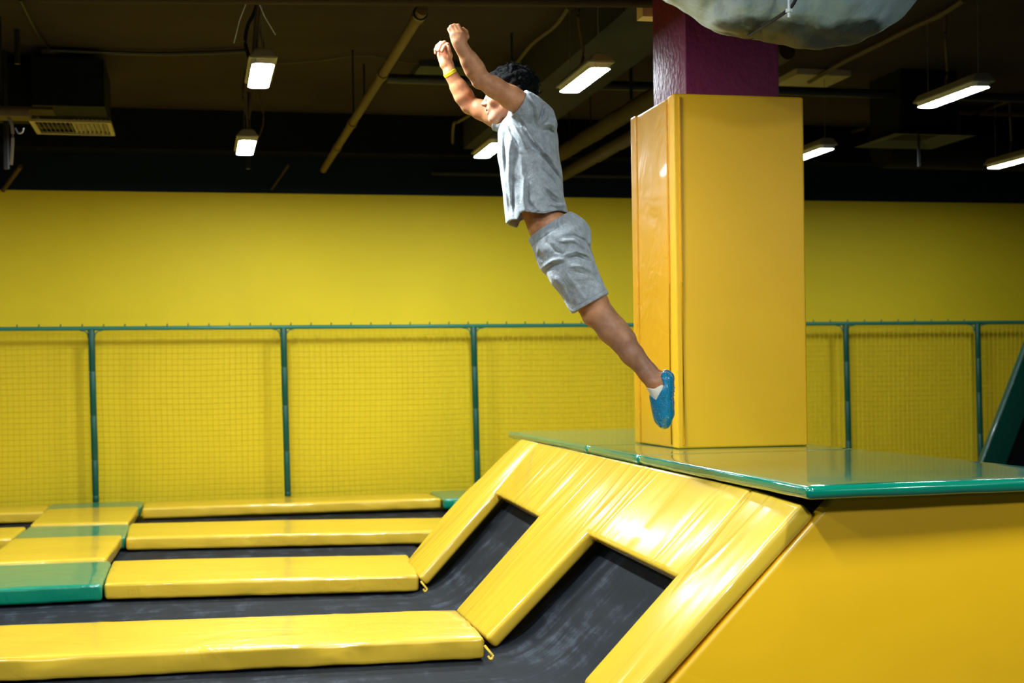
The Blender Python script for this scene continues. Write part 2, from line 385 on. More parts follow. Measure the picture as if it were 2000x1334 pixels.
# ---- jumping beds
def bed(y0, y1, x0, climb, lab, x1=None, top=None, g='black trampoline beds'):
    prof = []
    if climb:
        # offset slope line
        o0 = pb - RN*0.135; sx = RS.x/RS.z
        kx = lambda y: o0.x + (y-o0.y)*bdir.x/bdir.y + (GZ-o0.z)*sx
        bm = bmesh.new(); uvl = bm.loops.layers.uv.new('UVMap'); rows = []
        ny = 10
        ts = [i/8 for i in range(9)]
        for j in range(ny+1):
            y = y0+(y1-y0)*j/ny; K = Vector((kx(y), y, GZ)); row = []
            rad = 0.20
            A0 = Vector((x0, y, GZ)); A1 = K-Vector((rad, 0, 0)); B1 = K+RS*rad; B2 = K+RS*(climb)
            pts = [A0.lerp(A1, i/14) for i in range(15)]
            for t in ts[1:-1]:
                pts.append(A1*(1-t)**2+K*2*t*(1-t)+B1*t*t)
            pts += [B1.lerp(B2, i/8) for i in range(9)]
            s = 0; last = None; out = []
            for q in pts:
                if last is not None: s += (q-last).length
                last = q; out.append((bm.verts.new(q), s, y))
            rows.append(out)
        for j in range(ny):
            for i in range(len(rows[0])-1):
                vs = [rows[j][i], rows[j][i+1], rows[j+1][i+1], rows[j+1][i]]
                f = bm.faces.new([v[0] for v in vs])
                for lp, v in zip(f.loops, vs): lp[uvl].uv = (v[1], v[2])
        o = from_bm('trampoline_bed', bm, M['bed'], None, True)
    else:
        bm = bmesh.new(); uvl = bm.loops.layers.uv.new('UVMap'); rows = []
        for j in range(9):
            y = y0+(y1-y0)*j/8
            rows.append([(bm.verts.new((x0+(x1-x0)*i/12, y, GZ)), x0+(x1-x0)*i/12, y) for i in range(13)])
        for j in range(8):
            for i in range(12):
                vs = [rows[j][i], rows[j][i+1], rows[j+1][i+1], rows[j+1][i]]
                f = bm.faces.new([v[0] for v in vs])
                for lp, v in zip(f.loops, vs): lp[uvl].uv = (v[1], v[2]*1.0)
        o = from_bm('trampoline_bed', bm, M['bed'], None, True)
    mo = o.modifiers.new('t', 'SOLIDIFY'); mo.thickness = 0.012; mo.offset = 0
    tag(o, lab, 'trampoline', g); return o
bed(YN+0.09, 6.95, -2.2, 1.05, 'black bed below the nearest yellow pad, climbing through the larger ramp opening')
bed(6.98, 9.2, -2.2, 0.95, 'black bed behind the nearest yellow pad, climbing through the smaller ramp opening')
bed(9.5, 11.8, -0.75, 0, 'black bed strip between the second and third yellow pads', x1=1.66)
bed(12.1, 14.0, -0.72, 0, 'black bed strip just in front of the net side pad', x1=2.55)
bed(12.1, 14.3, -3.6, 0, 'dark sliver of trampoline bed at far left, below the net side pad', x1=-1.2)
bed(9.5, 11.8, -3.6, 0, 'dark corner of trampoline bed at the left edge beside the nearer cross pad', x1=-1.2)
# steel framing and boarding under the pads, down to the hall floor
bm = bmesh.new()
for x0, x1, y0, y1 in [(-2.2, 1.25, 6.7, 7.25), (-2.2, 1.3, 9.0, 9.6), (-3.4, 2.2, 11.7, 12.3), (-4, 7.0, 14.1, 14.6), (-1.3, -0.65, 9.0, 14.4), (2.5, 3.05, 12.65, 14.3)]:
    box_bm(bm, x0, x1, y0, y1, FZ, GZ-0.01)
o = from_bm('boarded_base', bm, M['black']); tag(o, 'dark frame carrying the yellow pads and trampoline beds', 'frame')

# ---- ramp covers
rg = 'padded covers of the ramp'
tuck = lambda v: v - RS*0.016
a0, a1 = RP(1022, 852), RP(1054, 859); a2 = RP(964, 961); a3 = RP(817, 1129); a4 = RP(793, 1097); a5 = RP(860, 1013); a6 = RP(905, 963); a7 = RP(941, 930); a8 = RP(980, 890)
o = pad_poly('ramp_pad', [tuck(a0), tuck(a1), a2, a3, a4, a5, a6, a7, a8], RN, 0.075, M['ramp_pad'], udir=bdir, vdir=RS, seed=2.0)
tag(o, 'sloping yellow leg pad on the far side of the ramp', 'ramp pad', rg)
g = 0.006*bdir
e = [tuck(a1)-g, a2-g, RP(1051, 1008), RP(887, 1194), RP(948, 1248), RP(1145, 1040), RP(1317, 1124), tuck(RP(1474, 946))]
o = pad_poly('ramp_pad', e, RN, 0.075, M['ramp_pad'], udir=bdir, vdir=RS, seed=0.0)
tag(o, 'wide wrinkled yellow ramp cover around both openings with the middle leg', 'ramp pad', rg)
b0 = tuck(RP(1474, 946))-g; b1 = RP(1317, 1124)-g; b2 = RP(1253, 1204); b3 = RP(1133, 1334); b4 = RP(1249, 1334); b5 = RP(1568, 982)
dl = (b3-b2).normalized(); dr_ = (b4-b5).normalized()
o = pad_poly('ramp_pad', [b0, b1, to_z(b3, 0.02, (b3-b1).normalized()), to_z(b4, 0.02, dr_), b5], RN, 0.075, M['ramp_pad'], udir=bdir, vdir=RS, seed=5.0)
tag(o, 'near sloping yellow leg pad on the right of the larger opening', 'ramp pad', rg)
# ---- tuft of torn cover at the pad corners
for px, py, dd, nm in [(952, 1275, 0.0, 'bottom of the middle ramp leg'), (826, 1146, 0.0, 'bottom of the far ramp leg')]:
    q = zp(px, py, -0.03)
    pts = spline([q+Vector((-0.01, 0.01, 0.03)), q+Vector((0.004, -0.012, 0.01)), q+Vector((0.020, -0.02, -0.012)), q+Vector((0.010, -0.024, -0.026)), q+Vector((0.0, -0.014, -0.012))], 4)
    o = tube('strap', pts, 0.0065, M['pad'], n=6); tag(o, 'small yellow strap loop sticking out at the '+nm, 'strap', 'strap loops of the pads')

# ---- platform
PZ = 0.80
nn = P(1588, 950, z=PZ); fn = P(1022, 846, z=PZ)
xl = lambda y: nn.x+(fn.x-nn.x)*(y-nn.y)/(fn.y-nn.y)
XR = 3.42
def deck(y0, y1, dz, lab, seed, front=None, xr=XR):
    c = [Vector((xl(y1)-0.02, y1, PZ+dz)), Vector((xr, y1, PZ+dz)), Vector((xr, front or y0, PZ+dz)), Vector((xl(y0)-0.02, y0, PZ+dz))]
    o = pad_quad('platform_mat', c, 0.05, M['deck_mat'], r=0.024, step=0.07, amp=0.002, edge_amp=0.004, puff=0.002, seed=seed)
    tag(o, lab, 'mat', 'green mats on the raised platform')
deck(7.99, 10.35, -0.004, 'green platform mat at the far end, left of the padded pillar', 21.0)
deck(6.95, 7.98, -0.002, 'narrow green platform mat beside the foot of the padded pillar', 24.0, xr=3.42)
deck(nn.y, 6.94, 0.0, 'large glossy green mat on the near end of the platform', 27.0, front=nn.y+0.03)
YS = YN
# body of the platform: boarded core under the mats
bm = bmesh.new()
prof = [(nn.y+0.12, 10.3)]
for y in (nn.y+0.13, 10.28):
    pass
core = []
for y in (YS+0.09, 10.3):
    t = xl(y); s = pb.x+(y-pb.y)*bdir.x/bdir.y
    core.append([bm.verts.new(q) for q in ((s+0.36, y, FZ), (s+0.36, y, GZ-0.02), (t+0.26, y, PZ-0.065), (3.38, y, PZ-0.065), (3.38, y, FZ))])
for i in range(5):
    bm.faces.new((core[0][i], core[0][(i+1) % 5], core[1][(i+1) % 5], core[1][i]))
bm.faces.new(core[0]); bm.faces.new(core[1][::-1])
o = from_bm('platform_core', bm, M['black']); tag(o, 'dark boarded body of the raised platform under the green mats', 'platform')
# near side panel
q0 = P(1630, 969, Y=YS); q2 = P(1310, 1334, Y=YS); SN = Vector((0, -1, 0))
sl = (q2-q0).normalized(); low = to_z(q0, FZ+0.02, sl)
pts = [q0, low, Vector((3.40, YS, FZ+0.02)), Vector((3.40, YS, q0.z-0.004))]
o = pad_poly('side_panel', pts, SN, 0.07, M['panel'], r=0.02, udir=Vector((1, 0, 0)), vdir=Vector((0, 0, 1)), seed=1.0)
tag(o, 'big plain yellow padded panel closing the near side of the platform', 'panel')

# ================================================================ PILLAR
PX0, PX1, PY0, PY1 = 2.548, 3.305, 7.375, 8.14
ZT = 2.725
def rbox(name, x0, x1, y0, y1, z0, z1, m, parent, r=0.018, uvax=(0, 2)):
    bm = bmesh.new(); box_bm(bm, x0, x1, y0, y1, z0, z1)
    bmesh.ops.subdivide_edges(bm, edges=list(bm.edges), cuts=0)
    bmesh.ops.bevel(bm, geom=list(bm.edges), offset=r, segments=4, affect='EDGES', profile=0.6)
    uvl = bm.loops.layers.uv.new('UVMap')
    for f in bm.faces:
        for lp in f.loops:
            q = lp.vert.co; lp[uvl].uv = (q.x+q.y, q.z)
    o = from_bm(name, bm, m, parent); smooth_angle(o, 60); return o
col = rbox('column', PX0+0.11, PX1-0.10, PY0+0.10, PY1-0.10, PZ, CZ, M['purple'], None, r=0.006)
tag(col, 'square purple painted column rising out of the yellow padding to the ceiling', 'column')
pw = empty('pillar_padding', (2.93, 7.76, PZ))
def child(o, par):
    o.parent = par; o.matrix_parent_inverse = Matrix.Translation(-par.location); return o
TH = 0.092
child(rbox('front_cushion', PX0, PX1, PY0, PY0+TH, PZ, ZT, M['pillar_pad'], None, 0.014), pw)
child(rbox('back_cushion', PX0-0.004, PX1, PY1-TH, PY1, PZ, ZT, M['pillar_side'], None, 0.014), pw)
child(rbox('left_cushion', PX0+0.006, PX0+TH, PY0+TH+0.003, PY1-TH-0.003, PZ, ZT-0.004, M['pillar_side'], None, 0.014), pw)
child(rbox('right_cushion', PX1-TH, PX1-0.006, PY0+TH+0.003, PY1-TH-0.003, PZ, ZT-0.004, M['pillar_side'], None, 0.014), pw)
for x, y, s in ((PX0+0.035, PY0-0.004, 'f'), (PX0-0.006, PY0+TH, 's')):   # stitched welt along the corner
    child(tube('welt', [(x, y, PZ+0.02), (x, y+0.001, 1.7), (x, y, ZT-0.02)], 0.006, M['pillar_side'], n=6), pw)
tag(pw, 'tall yellow vinyl padding wrapped around the pillar on the platform', 'pillar padding')

# ================================================================ SAFETY NET
FY = 14.8
fence = empty('safety_net_fence', (0, FY, 0))
tag(fence, 'long green framed safety net fence in front of the yellow wall', 'safety net')
rz = lambda x: 1.728 + 0.0*x
posts = [-2.95, -0.99, 0.894, 2.87, 4.93, 7.09, 8.71, 10.7]
rail = child(tube('top_rail', [(x, FY, rz(x)) for x in (-4.9, *posts, 12.5)], 0.021, M['green_foam_edge'], n=8), fence)
def ch(o): return child(o, fence)
for i, x in enumerate(posts):
    lean = 0.018
    zb = 0.0
    cuts = [1.30, 0.86, 0.42, 0.07] if i % 2 else [1.32, 0.93, 0.46, 0.05]
    zs = [rz(x)-0.01]+cuts+[zb]
    pts = []; rad = []
    for k in range(len(zs)-1):
        a, b = zs[k], zs[k+1]
        for z, rr in ((a-0.002, 0.030), (a-0.010, 0.0335), (b+0.010, 0.0335), (b+0.002, 0.030)):
            pts.append((x+lean*(1-z/1.7)*1.2, FY-0.02, z)); rad.append(rr)
    po = ch(tube('post', pts, 0.03, M['green_foam'], n=10, rfun=lambda j: rad[j]))
    for z in cuts:
        xx = x+lean*(1-z/1.7)*1.2
        t = tube('joint_ring', [(xx, FY-0.02, z-0.007), (xx, FY-0.02, z+0.007)], 0.035, M['joint'], n=10)
        t.parent = po; t.matrix_parent_inverse = Matrix.Translation(-fence.location)
    # curved corner brackets
    for s in (-1, 1):
        c = [(x+s*0.03, FY, rz(x)-0.10), (x+s*0.036, FY, rz(x)-0.06), (x+s*0.06, FY, rz(x)-0.03), (x+s*0.11, FY, rz(x)-0.018)]
        ch(tube('corner_bracket', spline(c, 3), 0.007, M['green_foam_edge'], n=6))
# each post's base sleeve reaches down behind the pads
for i in range(len(posts)-1):
    xa, xb = posts[i]+0.04, posts[i+1]-0.03
    bm = bmesh.new(); step = 0.055; z1 = rz(0)-0.03; z0 = -0.02
    def at(x, z, i=i, xa=xa, xb=xb):
        s = (x-xa)/(xb-xa); t = (z-z0)/(z1-z0)
        sag = 4*s*(1-s)*4*t*(1-t)
        w = noise.noise(Vector((x*1.3+i*7, z*1.3, 0)))
        return Vector((x+0.015*w, FY+0.035*sag+0.02*w, z-0.018*4*s*(1-s)*(1-abs(2*t-1))+0.010*w))
    def cord(pts, r=0.0023):
        rings = []
        for p in pts:
            rings.append([bm.verts.new(p+Vector(d)*r) for d in ((1, 0, 1), (-1, 0, 1), (-1, 0, -1), (1, 0, -1))] if False else
                         [bm.verts.new(p+Vector(d)*r) for d in ((0.7, -1, 0.7), (-0.7, 0.6, 0.7), (0.0, 0.6, -1))])
        for a, b in zip(rings, rings[1:]):
            for k in range(3): bm.faces.new((a[k], a[(k+1) % 3], b[(k+1) % 3], b[k]))
    nx = int((xb-xa)/step); nz = int((z1-z0)/step)
    for j in range(nx+1):
        x = xa+(xb-xa)*j/nx; cord([at(x, z0+(z1-z0)*k/10) for k in range(11)])
    for j in range(nz+1):
        z = z0+(z1-z0)*j/nz; cord([at(xa+(xb-xa)*k/10, z) for k in range(11)])
    ch(from_bm('net_panel', bm, M['net']))
# cable ties on the rail
bm = bmesh.new()
n_t = 0; x = -1.9
while x < 8.7:
    t = tube('rail_tie', [(x, FY-0.0, rz(x)+0.012), (x+0.004, FY, rz(x)+0.045)], 0.006, M['green_foam'], n=5); ch(t)
    x += 0.205
bm.free()

# ================================================================ STEEP FAR RAMP (right edge)
Yr = 11.0
sr0 = empty('steep_wall_trampoline', P(1950, 1000, Y=Yr)); sr0.location.z = GZ
def YP(px, py, Y=Yr): return P(px, py, Y=Y)
d1 = YP(2000, 686)-YP(1919, 898)
A0 = YP(1919, 898); A0 = A0 - d1*((A0.z-GZ)/d1.z); A1 = A0 + d1*(2.6/d1.z)
wv = Vector((YP(2000, 821).x-YP(1948, 821).x, 0, 0))
o = pad_poly('side_pad', [A0, A1, A1+wv, A0+wv], Vector((0, -1, 0)), 0.08, M['green_dark'], r=0.02, udir=Vector((1, 0, 0)), vdir=Vector((0, 0, 1)))
child(o, sr0)
bm = bmesh.new()
vs = [bm.verts.new(q) for q in (A0+wv*1.0+Vector((0, 0.15, 0)), A1+wv+Vector((0, 0.15, 0)), A1+wv+Vector((1.2, 0.15, 0)), A0+wv+Vector((2.0, 0.15, 0)))]
bm.faces.new(vs); r_ = bmesh.ops.extrude_face_region(bm, geom=list(bm.faces)); bmesh.ops.translate(bm, vec=(0, 0.3, 0), verts=[v for v in r_['geom'] if isinstance(v, bmesh.types.BMVert)])
child(from_bm('side_wall', bm, M['duct_dark']), sr0)
tag(sr0, 'steep dark green padded ramp edge at the right edge beyond the platform', 'trampoline')

# ================================================================ LAMPS
def lamp(x, y, lab, group, wires=True, rz_=0.0, cable=None, L=0.80, W=0.15, zl=3.23, m='lamp'):
    t = empty('ceiling_lamp', (x, y, zl), rz_)
    bm = bmesh.new()
    a, b = W/2+0.02, W/2-0.005
    v = [bm.verts.new(q) for q in ((-a, -L/2-0.02, 0.012), (a, -L/2-0.02, 0.012), (a, L/2+0.02, 0.012), (-a, L/2+0.02, 0.012),
                                   (-b*0.7, -L/2, 0.075), (b*0.7, -L/2, 0.075), (b*0.7, L/2, 0.075), (-b*0.7, L/2, 0.075))]
    for q in ((0, 1, 2, 3), (4, 5, 6, 7), (0, 1, 5, 4), (1, 2, 6, 5), (2, 3, 7, 6), (3, 0, 4, 7)): bm.faces.new([v[i] for i in q])
    bmesh.ops.bevel(bm, geom=list(bm.edges), offset=0.008, segments=2, affect='EDGES')
    h = from_bm('housing', bm, M['housing'], t); smooth_angle(h, 40)
    bm = bmesh.new(); w2 = W/2; c = 0.03
    o2 = [(-w2+c, -L/2), (w2-c, -L/2), (w2, -L/2+c), (w2, L/2-c), (w2-c, L/2), (-w2+c, L/2), (-w2, L/2-c), (-w2, -L/2+c)]
    lo = [bm.verts.new((p*0.93, q*0.985, -0.022)) for p, q in o2]; hi = [bm.verts.new((p, q, 0.013)) for p, q in o2]
    bm.faces.new(lo)
    sides = [bm.faces.new((lo[i], lo[(i+1) % 8], hi[(i+1) % 8], hi[i])) for i in range(8)]
    for f in sides: f.material_index = 1
    dif = from_bm('diffuser', bm, M[m], t); dif.data.materials.append(M['lamp_rim'])
    if wires:
        for s in (-1, 1):
            tube('suspension_wire', [(0, s*L*0.42, 0.07), (0, s*L*0.42, CZ-zl)], 0.0025, M['wire'], t, n=5)
        if cable:
            tube('power_cable', spline([(0, 0.1, 0.07), (0.03, 0.12, 0.2), (-0.02, 0.05, 0.42), (0.01, 0.1, CZ-zl)], 5), 0.012, M['cable_tan'], t, n=6)
    tag(t, lab, 'lamp', group); return t
LG = 'suspended ceiling lamps'
lamp(0.455, 9.60, 'bright square looking lamp high on the left, the nearer on its cable drop', LG, cable=True, L=0.8)
lamp(0.465, 12.62, 'small bright lamp below the nearer left one, farther down its row', LG, cable=True, L=0.8)
lamp(2.62, 9.42, 'glowing slanted lamp between the jumping person and the purple column', LG, cable=True, L=0.85)
lamp(2.60, 12.50, 'lamp partly hidden behind the chest of the jumping person', LG, L=0.85)
lamp(5.48, 9.60, 'long bright lamp high on the right, hanging on thin wires', LG, cable=True, m='lamp_dim', L=0.85)
lamp(5.60, 12.40, 'lamp end glowing just right of the padded pillar', LG, m='lamp_dim', L=0.85)
lamp(7.83, 12.55, 'bright lamp cut by the right edge of the frame', LG, cable=True, m='lamp_dim', L=0.85)
RG = 'unseen lamps added outside the frame for brightness'
for x, y, k in OUT_ADDED:
    lamp(x, y, 'unseen lamp added in line with the hall rows to brighten the scene', RG, wires=False, m={1: 'lamp', 2: 'lamp_bright'}[k])
# ================================================================ CEILING SERVICES
o = box('air_duct', 2.76, 3.31, 8.5, WY-0.36, 3.56, CZ, M['duct_paint']); tag(o, 'long rectangular painted air duct under the ceiling behind the jumping person', 'duct')
# left box with diffuser
t = empty('ceiling_vent', (-0.95, 12.0, 3.36))
x0, x1 = P(62, 200, Y=12.0).x, P(204, 200, Y=12.0).x
ztop = P(130, 113, Y=12.0).z
child(box('duct_box', x0, x1, 12.0, 12.9, 3.42, min(ztop, CZ), M['duct_dark']), t)
def grille(cx, cy, z, wx, wy, m, par, nsl=14):
    bm = bmesh.new(); f = 0.035
    box_bm(bm, cx-wx/2, cx+wx/2, cy-wy/2, cy-wy/2+f, z, z+0.02); box_bm(bm, cx-wx/2, cx+wx/2, cy+wy/2-f, cy+wy/2, z, z+0.02)
    box_bm(bm, cx-wx/2, cx-wx/2+f, cy-wy/2+f, cy+wy/2-f, z, z+0.02); box_bm(bm, cx+wx/2-f, cx+wx/2, cy-wy/2+f, cy+wy/2-f, z, z+0.02)
    child(from_bm('frame', bm, m), par)
    bm = bmesh.new()
    for i in range(nsl):
        xx = cx-wx/2+f+(wx-2*f)*(i+0.5)/nsl
        s = -1 if i < nsl/2 else 1
        v = [bm.verts.new(q) for q in ((xx-0.012*s, cy-wy/2+f, z+0.003), (xx-0.012*s, cy+wy/2-f, z+0.003), (xx+0.012*s, cy+wy/2-f, z+0.035), (xx+0.012*s, cy-wy/2+f, z+0.035))]
        bm.faces.new(v)
    child(from_bm('louvre', bm, m), par)
    child(box('backing', cx-wx/2+0.01, cx+wx/2-0.01, cy-wy/2+0.01, cy+wy/2-0.01, z+0.05, z+0.06, M['black']), par)
grille((P(48, 235, z=3.38).x+P(217, 262, z=3.38).x)/2+0.03, 12.85, 3.38, 0.66, 0.66, M['grille'], t, 16)
tag(t, 'black box with beige louvred air vent under the ceiling at the left', 'air vent')
# right vent
t = empty('ceiling_vent', (6.35, 12.0, 3.30))
child(box('duct_box', 6.2, 6.75, 11.75, 12.35, 3.34, CZ, M['duct_dark']), t)
bm = bmesh.new()
cx, cy, zz, h = 6.48, 12.05, 3.30, 0.40
for k, (rr, z2) in enumerate(((1.0, 0), (0.86, 0.02))): pass
vo = [bm.verts.new((cx+sx*h, cy+sy*h, zz)) for sx, sy in ((-1, -1), (1, -1), (1, 1), (-1, 1))]
vi = [bm.verts.new((cx+sx*h*0.84, cy+sy*h*0.84, zz+0.005)) for sx, sy in ((-1, -1), (1, -1), (1, 1), (-1, 1))]
vc = [bm.verts.new((cx+sx*h*0.12, cy+sy*h*0.12, zz+0.07)) for sx, sy in ((-1, -1), (1, -1), (1, 1), (-1, 1))]
for i in range(4):
    j = (i+1) % 4; bm.faces.new((vo[i], vo[j], vi[j], vi[i])); bm.faces.new((vi[i], vi[j], vc[j], vc[i]))
bm.faces.new(vc)
child(from_bm('diffuser_plate', bm, M['grille_dark']), t)
child(tube('hanger', [(6.35, 11.72, 3.34), (6.35, 11.72, 3.02)], 0.012, M['black']), t)
tag(t, 'dark square air vent on a black box under the ceiling right of the pillar', 'air vent')
bm = bmesh.new(); tube_bm(bm, [(6.9, 13.5, 3.55), (7.4, 13.5, 3.55), (11.0, 13.5, 3.55)], 0.28, 24)
o = from_bm('tube', bm, M['duct_dark']); smooth_angle(o, 40); t = empty('round_duct', (8, 13.5, 3.55)); child(o, t)
for x in (7.6, 9.4): child(box('strap', x-0.02, x+0.02, 13.5-0.29, 13.5-0.28, 3.5, CZ, M['black']), t)
tag(t, 'dark round air duct behind the right lamp', 'duct')
# square flat vents
for px, py, zz, m, lab in ((1582, 157, 3.86, M['grille'], 'flat yellowish square ceiling vent right of the purple column'), (868, 142, 3.86, M['grille_dark'], 'faint flat square vent in the ceiling behind the raised hands')):
    c = P(px, py, z=zz)
    vt = box('ceiling_plate', c.x-0.26, c.x+0.26, c.y-0.3, c.y+0.3, zz-0.015, CZ, m, bev=0.004); tag(vt, lab, 'air vent')
# pipes
def line_x(px0, py0, px1, py1, z): return P(px0, py0, z=z), P(px1, py1, z=z)
def pipe(name, pts, r, m, lab, cat, group=None, n=10, rfun=None):
    o = tube(name, pts, r, m, n=n, rfun=rfun); tag(o, lab, cat, group); return o
dpx = 1.31
t = empty('conduit_pipe', (dpx, 10.0, 3.32))
y0, y1 = 8.15, WY-0.36
child(tube('pipe', [(dpx, y0, 3.32), (dpx, y1, 3.32)], 0.034, M['pipe_tan'], n=12), t)
for y in (8.3, 9.95, 11.9, 13.2): child(tube('coupling', [(dpx, y-0.05, 3.32), (dpx, y+0.05, 3.32)], 0.042, M['pipe_tan'], n=12), t)
for y in (8.25, 11.8): child(tube('hanger_rod', [(dpx, y, 3.34), (dpx, y, CZ)], 0.008, M['black'], n=6), t)
child(tube('clamp', [(dpx, 8.23, 3.32), (dpx, 8.27, 3.32)], 0.044, M['black'], n=12), t)
tag(t, 'tan conduit pipe slanting down the ceiling left of the raised hands', 'pipe')
for i, (xx, zz, r, lab) in enumerate(((3.52, 3.36, 0.075, 'upper of the two brown insulated pipes beside the pillar padding'), (3.66, 3.22, 0.06, 'lower of the two brown insulated pipes beside the pillar padding'))):
    pts = [(xx+0.012*noise.noise(Vector((y*2, i, 0))), y, zz) for y in np.linspace(8.4, WY-0.36, 60)]
    t = empty('insulated_pipe', (xx, 12, zz))
    for y in (9.2, 11.2, 13.2):
        child(tube('hanger_rod', [(xx+(0.0 if i == 0 else r+0.01), y, zz), (xx+(0.0 if i == 0 else r+0.01), y, CZ)], 0.005, M['black'], n=5), t)
    tag(t, lab, 'pipe', 'brown insulated pipes')
    child(tube('pipe', pts, r, M['pipe_wrap'], n=14, rfun=lambda j, r=r: r*(1+0.10*noise.noise(Vector((j*0.55, 3, 0)))+(-0.12 if j % 7 == 0 else 0))), t)
c = P(750, 157, z=3.72); e_ = P(1605, 175, z=3.72)
pipe('ceiling_pipe', [(c.x, 11.9, 3.70), (8.9, 11.9, 3.70)], 0.04, M['cable'], 'dark horizontal pipe crossing the ceiling behind the hands and the column', 'pipe')
yt = 8.1; c0 = P(620, -2, Y=yt); c1 = P(1300, 4, Y=yt)
t = empty('wrapped_pipe', (c0.x, yt, c0.z))
child(tube('pipe', [(x, yt, c0.z+(x-c0.x)*(c1.z-c0.z)/(c1.x-c0.x)) for x in np.linspace(c0.x-1.5, 2.70, 40)], 0.035, M['pipe_wrap'],
     rfun=lambda j: 0.035*(1+0.12*noise.noise(Vector((j*0.8, 1, 0))))), t)
for x in (c0.x-1.2, 0.9, 2.5): child(tube('hanger_rod', [(x, yt, c0.z), (x, yt, CZ)], 0.005, M['black'], n=5), t)
tag(t, 'dark wrapped pipe running along the top edge of the frame', 'pipe')
# cables
def cable(px_pts, z, r, m, lab, k=6, name='cable', Y=None):
    pts = [P(a, b, z=z) if Y is None else P(a, b, Y=Y) for a, b in px_pts]
    o = tube(name, spline(pts, k), r, m, n=6); tag(o, lab, 'cable', 'loose ceiling cables'); return o
cable([(100, 98), (200, 102), (300, 105), (400, 103), (480, 99)], CZ-0.03, 0.017, M['cable'], 'black cable across the ceiling from the smoke detector to the left lamp drop')
cable([(40, 0), (75, 68), (98, 97)], CZ-0.03, 0.010, M['cable'], 'thin black cable slanting down the ceiling at the top left corner')
cable([(535, 124), (620, 119), (710, 108), (800, 122), (860, 128)], CZ-0.02, 0.006, M['cable_tan'], 'thin pale cable sagging across the ceiling behind the conduit pipe')
cable([(1110, 15), (1085, 50), (1040, 85), (1010, 122), (985, 150)], 3.80, 0.014, M['cable_tan'], 'tan cable bundle along the air duct above the head', name='cable_bundle')
cable([(960, 190), (930, 215), (912, 228), (895, 238), (885, 250), (884, 330)], 3.62, 0.014, M['cable_tan'], 'short tan cable below the far elbow of the jumping person')
cable([(1882, 0), (1835, 30), (1790, 50), (1700, 95), (1640, 125), (1580, 160)], CZ-0.06, 0.020, M['cable_tan'], 'cable bundle slanting across the ceiling at the right of the foil duct', name='cable_bundle')
cable([(2000, 186), (1950, 205), (1885, 232), (1830, 242), (1760, 250)], CZ-0.05, 0.014, M['cable_tan'], 'cable slanting behind the long right lamp')
cable([(1690, 250), (1640, 265), (1600, 275), (1575, 282)], CZ-0.06, 0.02, M['pipe_wrap'], 'cable end beside the pillar padding above the small lamp')
t0 = P(500, 0, Y=9.5)
cable([(505, 0), (500, 40), (497, 80), (495, 118)], 3.5, 0.014, M['cable_tan'], 'tan cable drop feeding the nearer left lamp', Y=9.6, name='cable_drop')
cable([(512, 0), (506, 30), (503, 70), (501, 118)], 3.5, 0.009, M['cable_tan'], 'thin tan cable drop beside the main one above the nearer left lamp', Y=9.62, name='cable_drop')
cable([(505, 0), (495, 28), (484, 50), (479, 80), (484, 105), (490, 120)], 3.5, 0.014, M['cable'], 'black cable loop beside the nearer left lamp', Y=9.65, name='cable_drop')
cable([(494, 172), (491, 200), (485, 235), (489, 268)], 3.5, 0.018, M['cable_tan'], 'tan cable drop between the two left lamps', Y=12.4, name='cable_drop')
cable([(489, 110), (486, 172), (485, 235), (485, 330)], 3.5, 0.022, M['cable'], 'black cable drop ending under the farther left lamp', Y=13.7, name='cable_drop')
cable([(500, 165), (512, 205), (514, 240), (505, 268)], 3.5, 0.008, M['cable_tan'], 'thin curved cable right of the farther left lamp', Y=12.7, name='cable_drop')
# white tie wires
for a, b, lab in (((483, 0), (457, 84), 'thin white wire hanging to the left above the left lamp'), ((503, 0), (538, 68), 'thin white wire hanging to the right above the left lamp')):
    o = tube('hanging_wire', [P(*a, Y=8.6), P((a[0]+b[0])/2-3, (a[1]+b[1])/2, Y=8.6), P(*b, Y=8.6)], 0.004, M['wire_white'], n=6)
    tag(o, lab, 'wire', 'white hanging wires')
# loose rods
for pts, r, m, lab in ((((6, 372), (40, 325)), 0.022, M['pipe_tan'], 'short tan pipe end at the far left above the yellow wall'),
                       (((530, 370), (564, 322)), 0.012, M['pipe_wrap'], 'thin dark brace above the yellow wall right of the lamp row')):
    o = tube('wall_brace', [P(*pts[0], Y=WY-0.03), P(*pts[1], Y=WY-0.40)], r, m, n=8); tag(o, lab, 'brace', 'braces on the dark wall')
# vertical hangers
for px, ya, yb, Y, r in ((712, 108, 215, 12.3, 0.010), (1000, 45, 120, 11.0, 0.009), (1232, 138, 200, 11.5, 0.010), (13, 60, 330, 12.25, 0.022), (34, 85, 125, 11.5, 0.022)):
    q = P(px, yb, Y=Y); o = tube('hanger_rod', [q, (q.x, q.y, CZ)], r, M['cable'], n=6)
    tag(o, {712: 'dark hanger rod left of the raised hands', 1000: 'dark hanger rod above the black hair', 1232: 'dark hanger rod left of the purple column', 13: 'thick dark drop pipe at the left edge of the ceiling', 34: 'short dark hanger near the left edge'}[px], 'rod', 'hanger rods')
# smoke detector
q = P(98, 100, z=CZ)
bm = bmesh.new(); tube_bm(bm, [(q.x, q.y, CZ), (q.x, q.y, CZ-0.03), (q.x, q.y, CZ-0.05)], 0.06, 16, rfun=lambda i: (0.075, 0.07, 0.04)[i])
o = from_bm('smoke_detector', bm, M['grille']); smooth_angle(o, 40); tag(o, 'small round smoke detector on the ceiling at the top left', 'smoke detector')
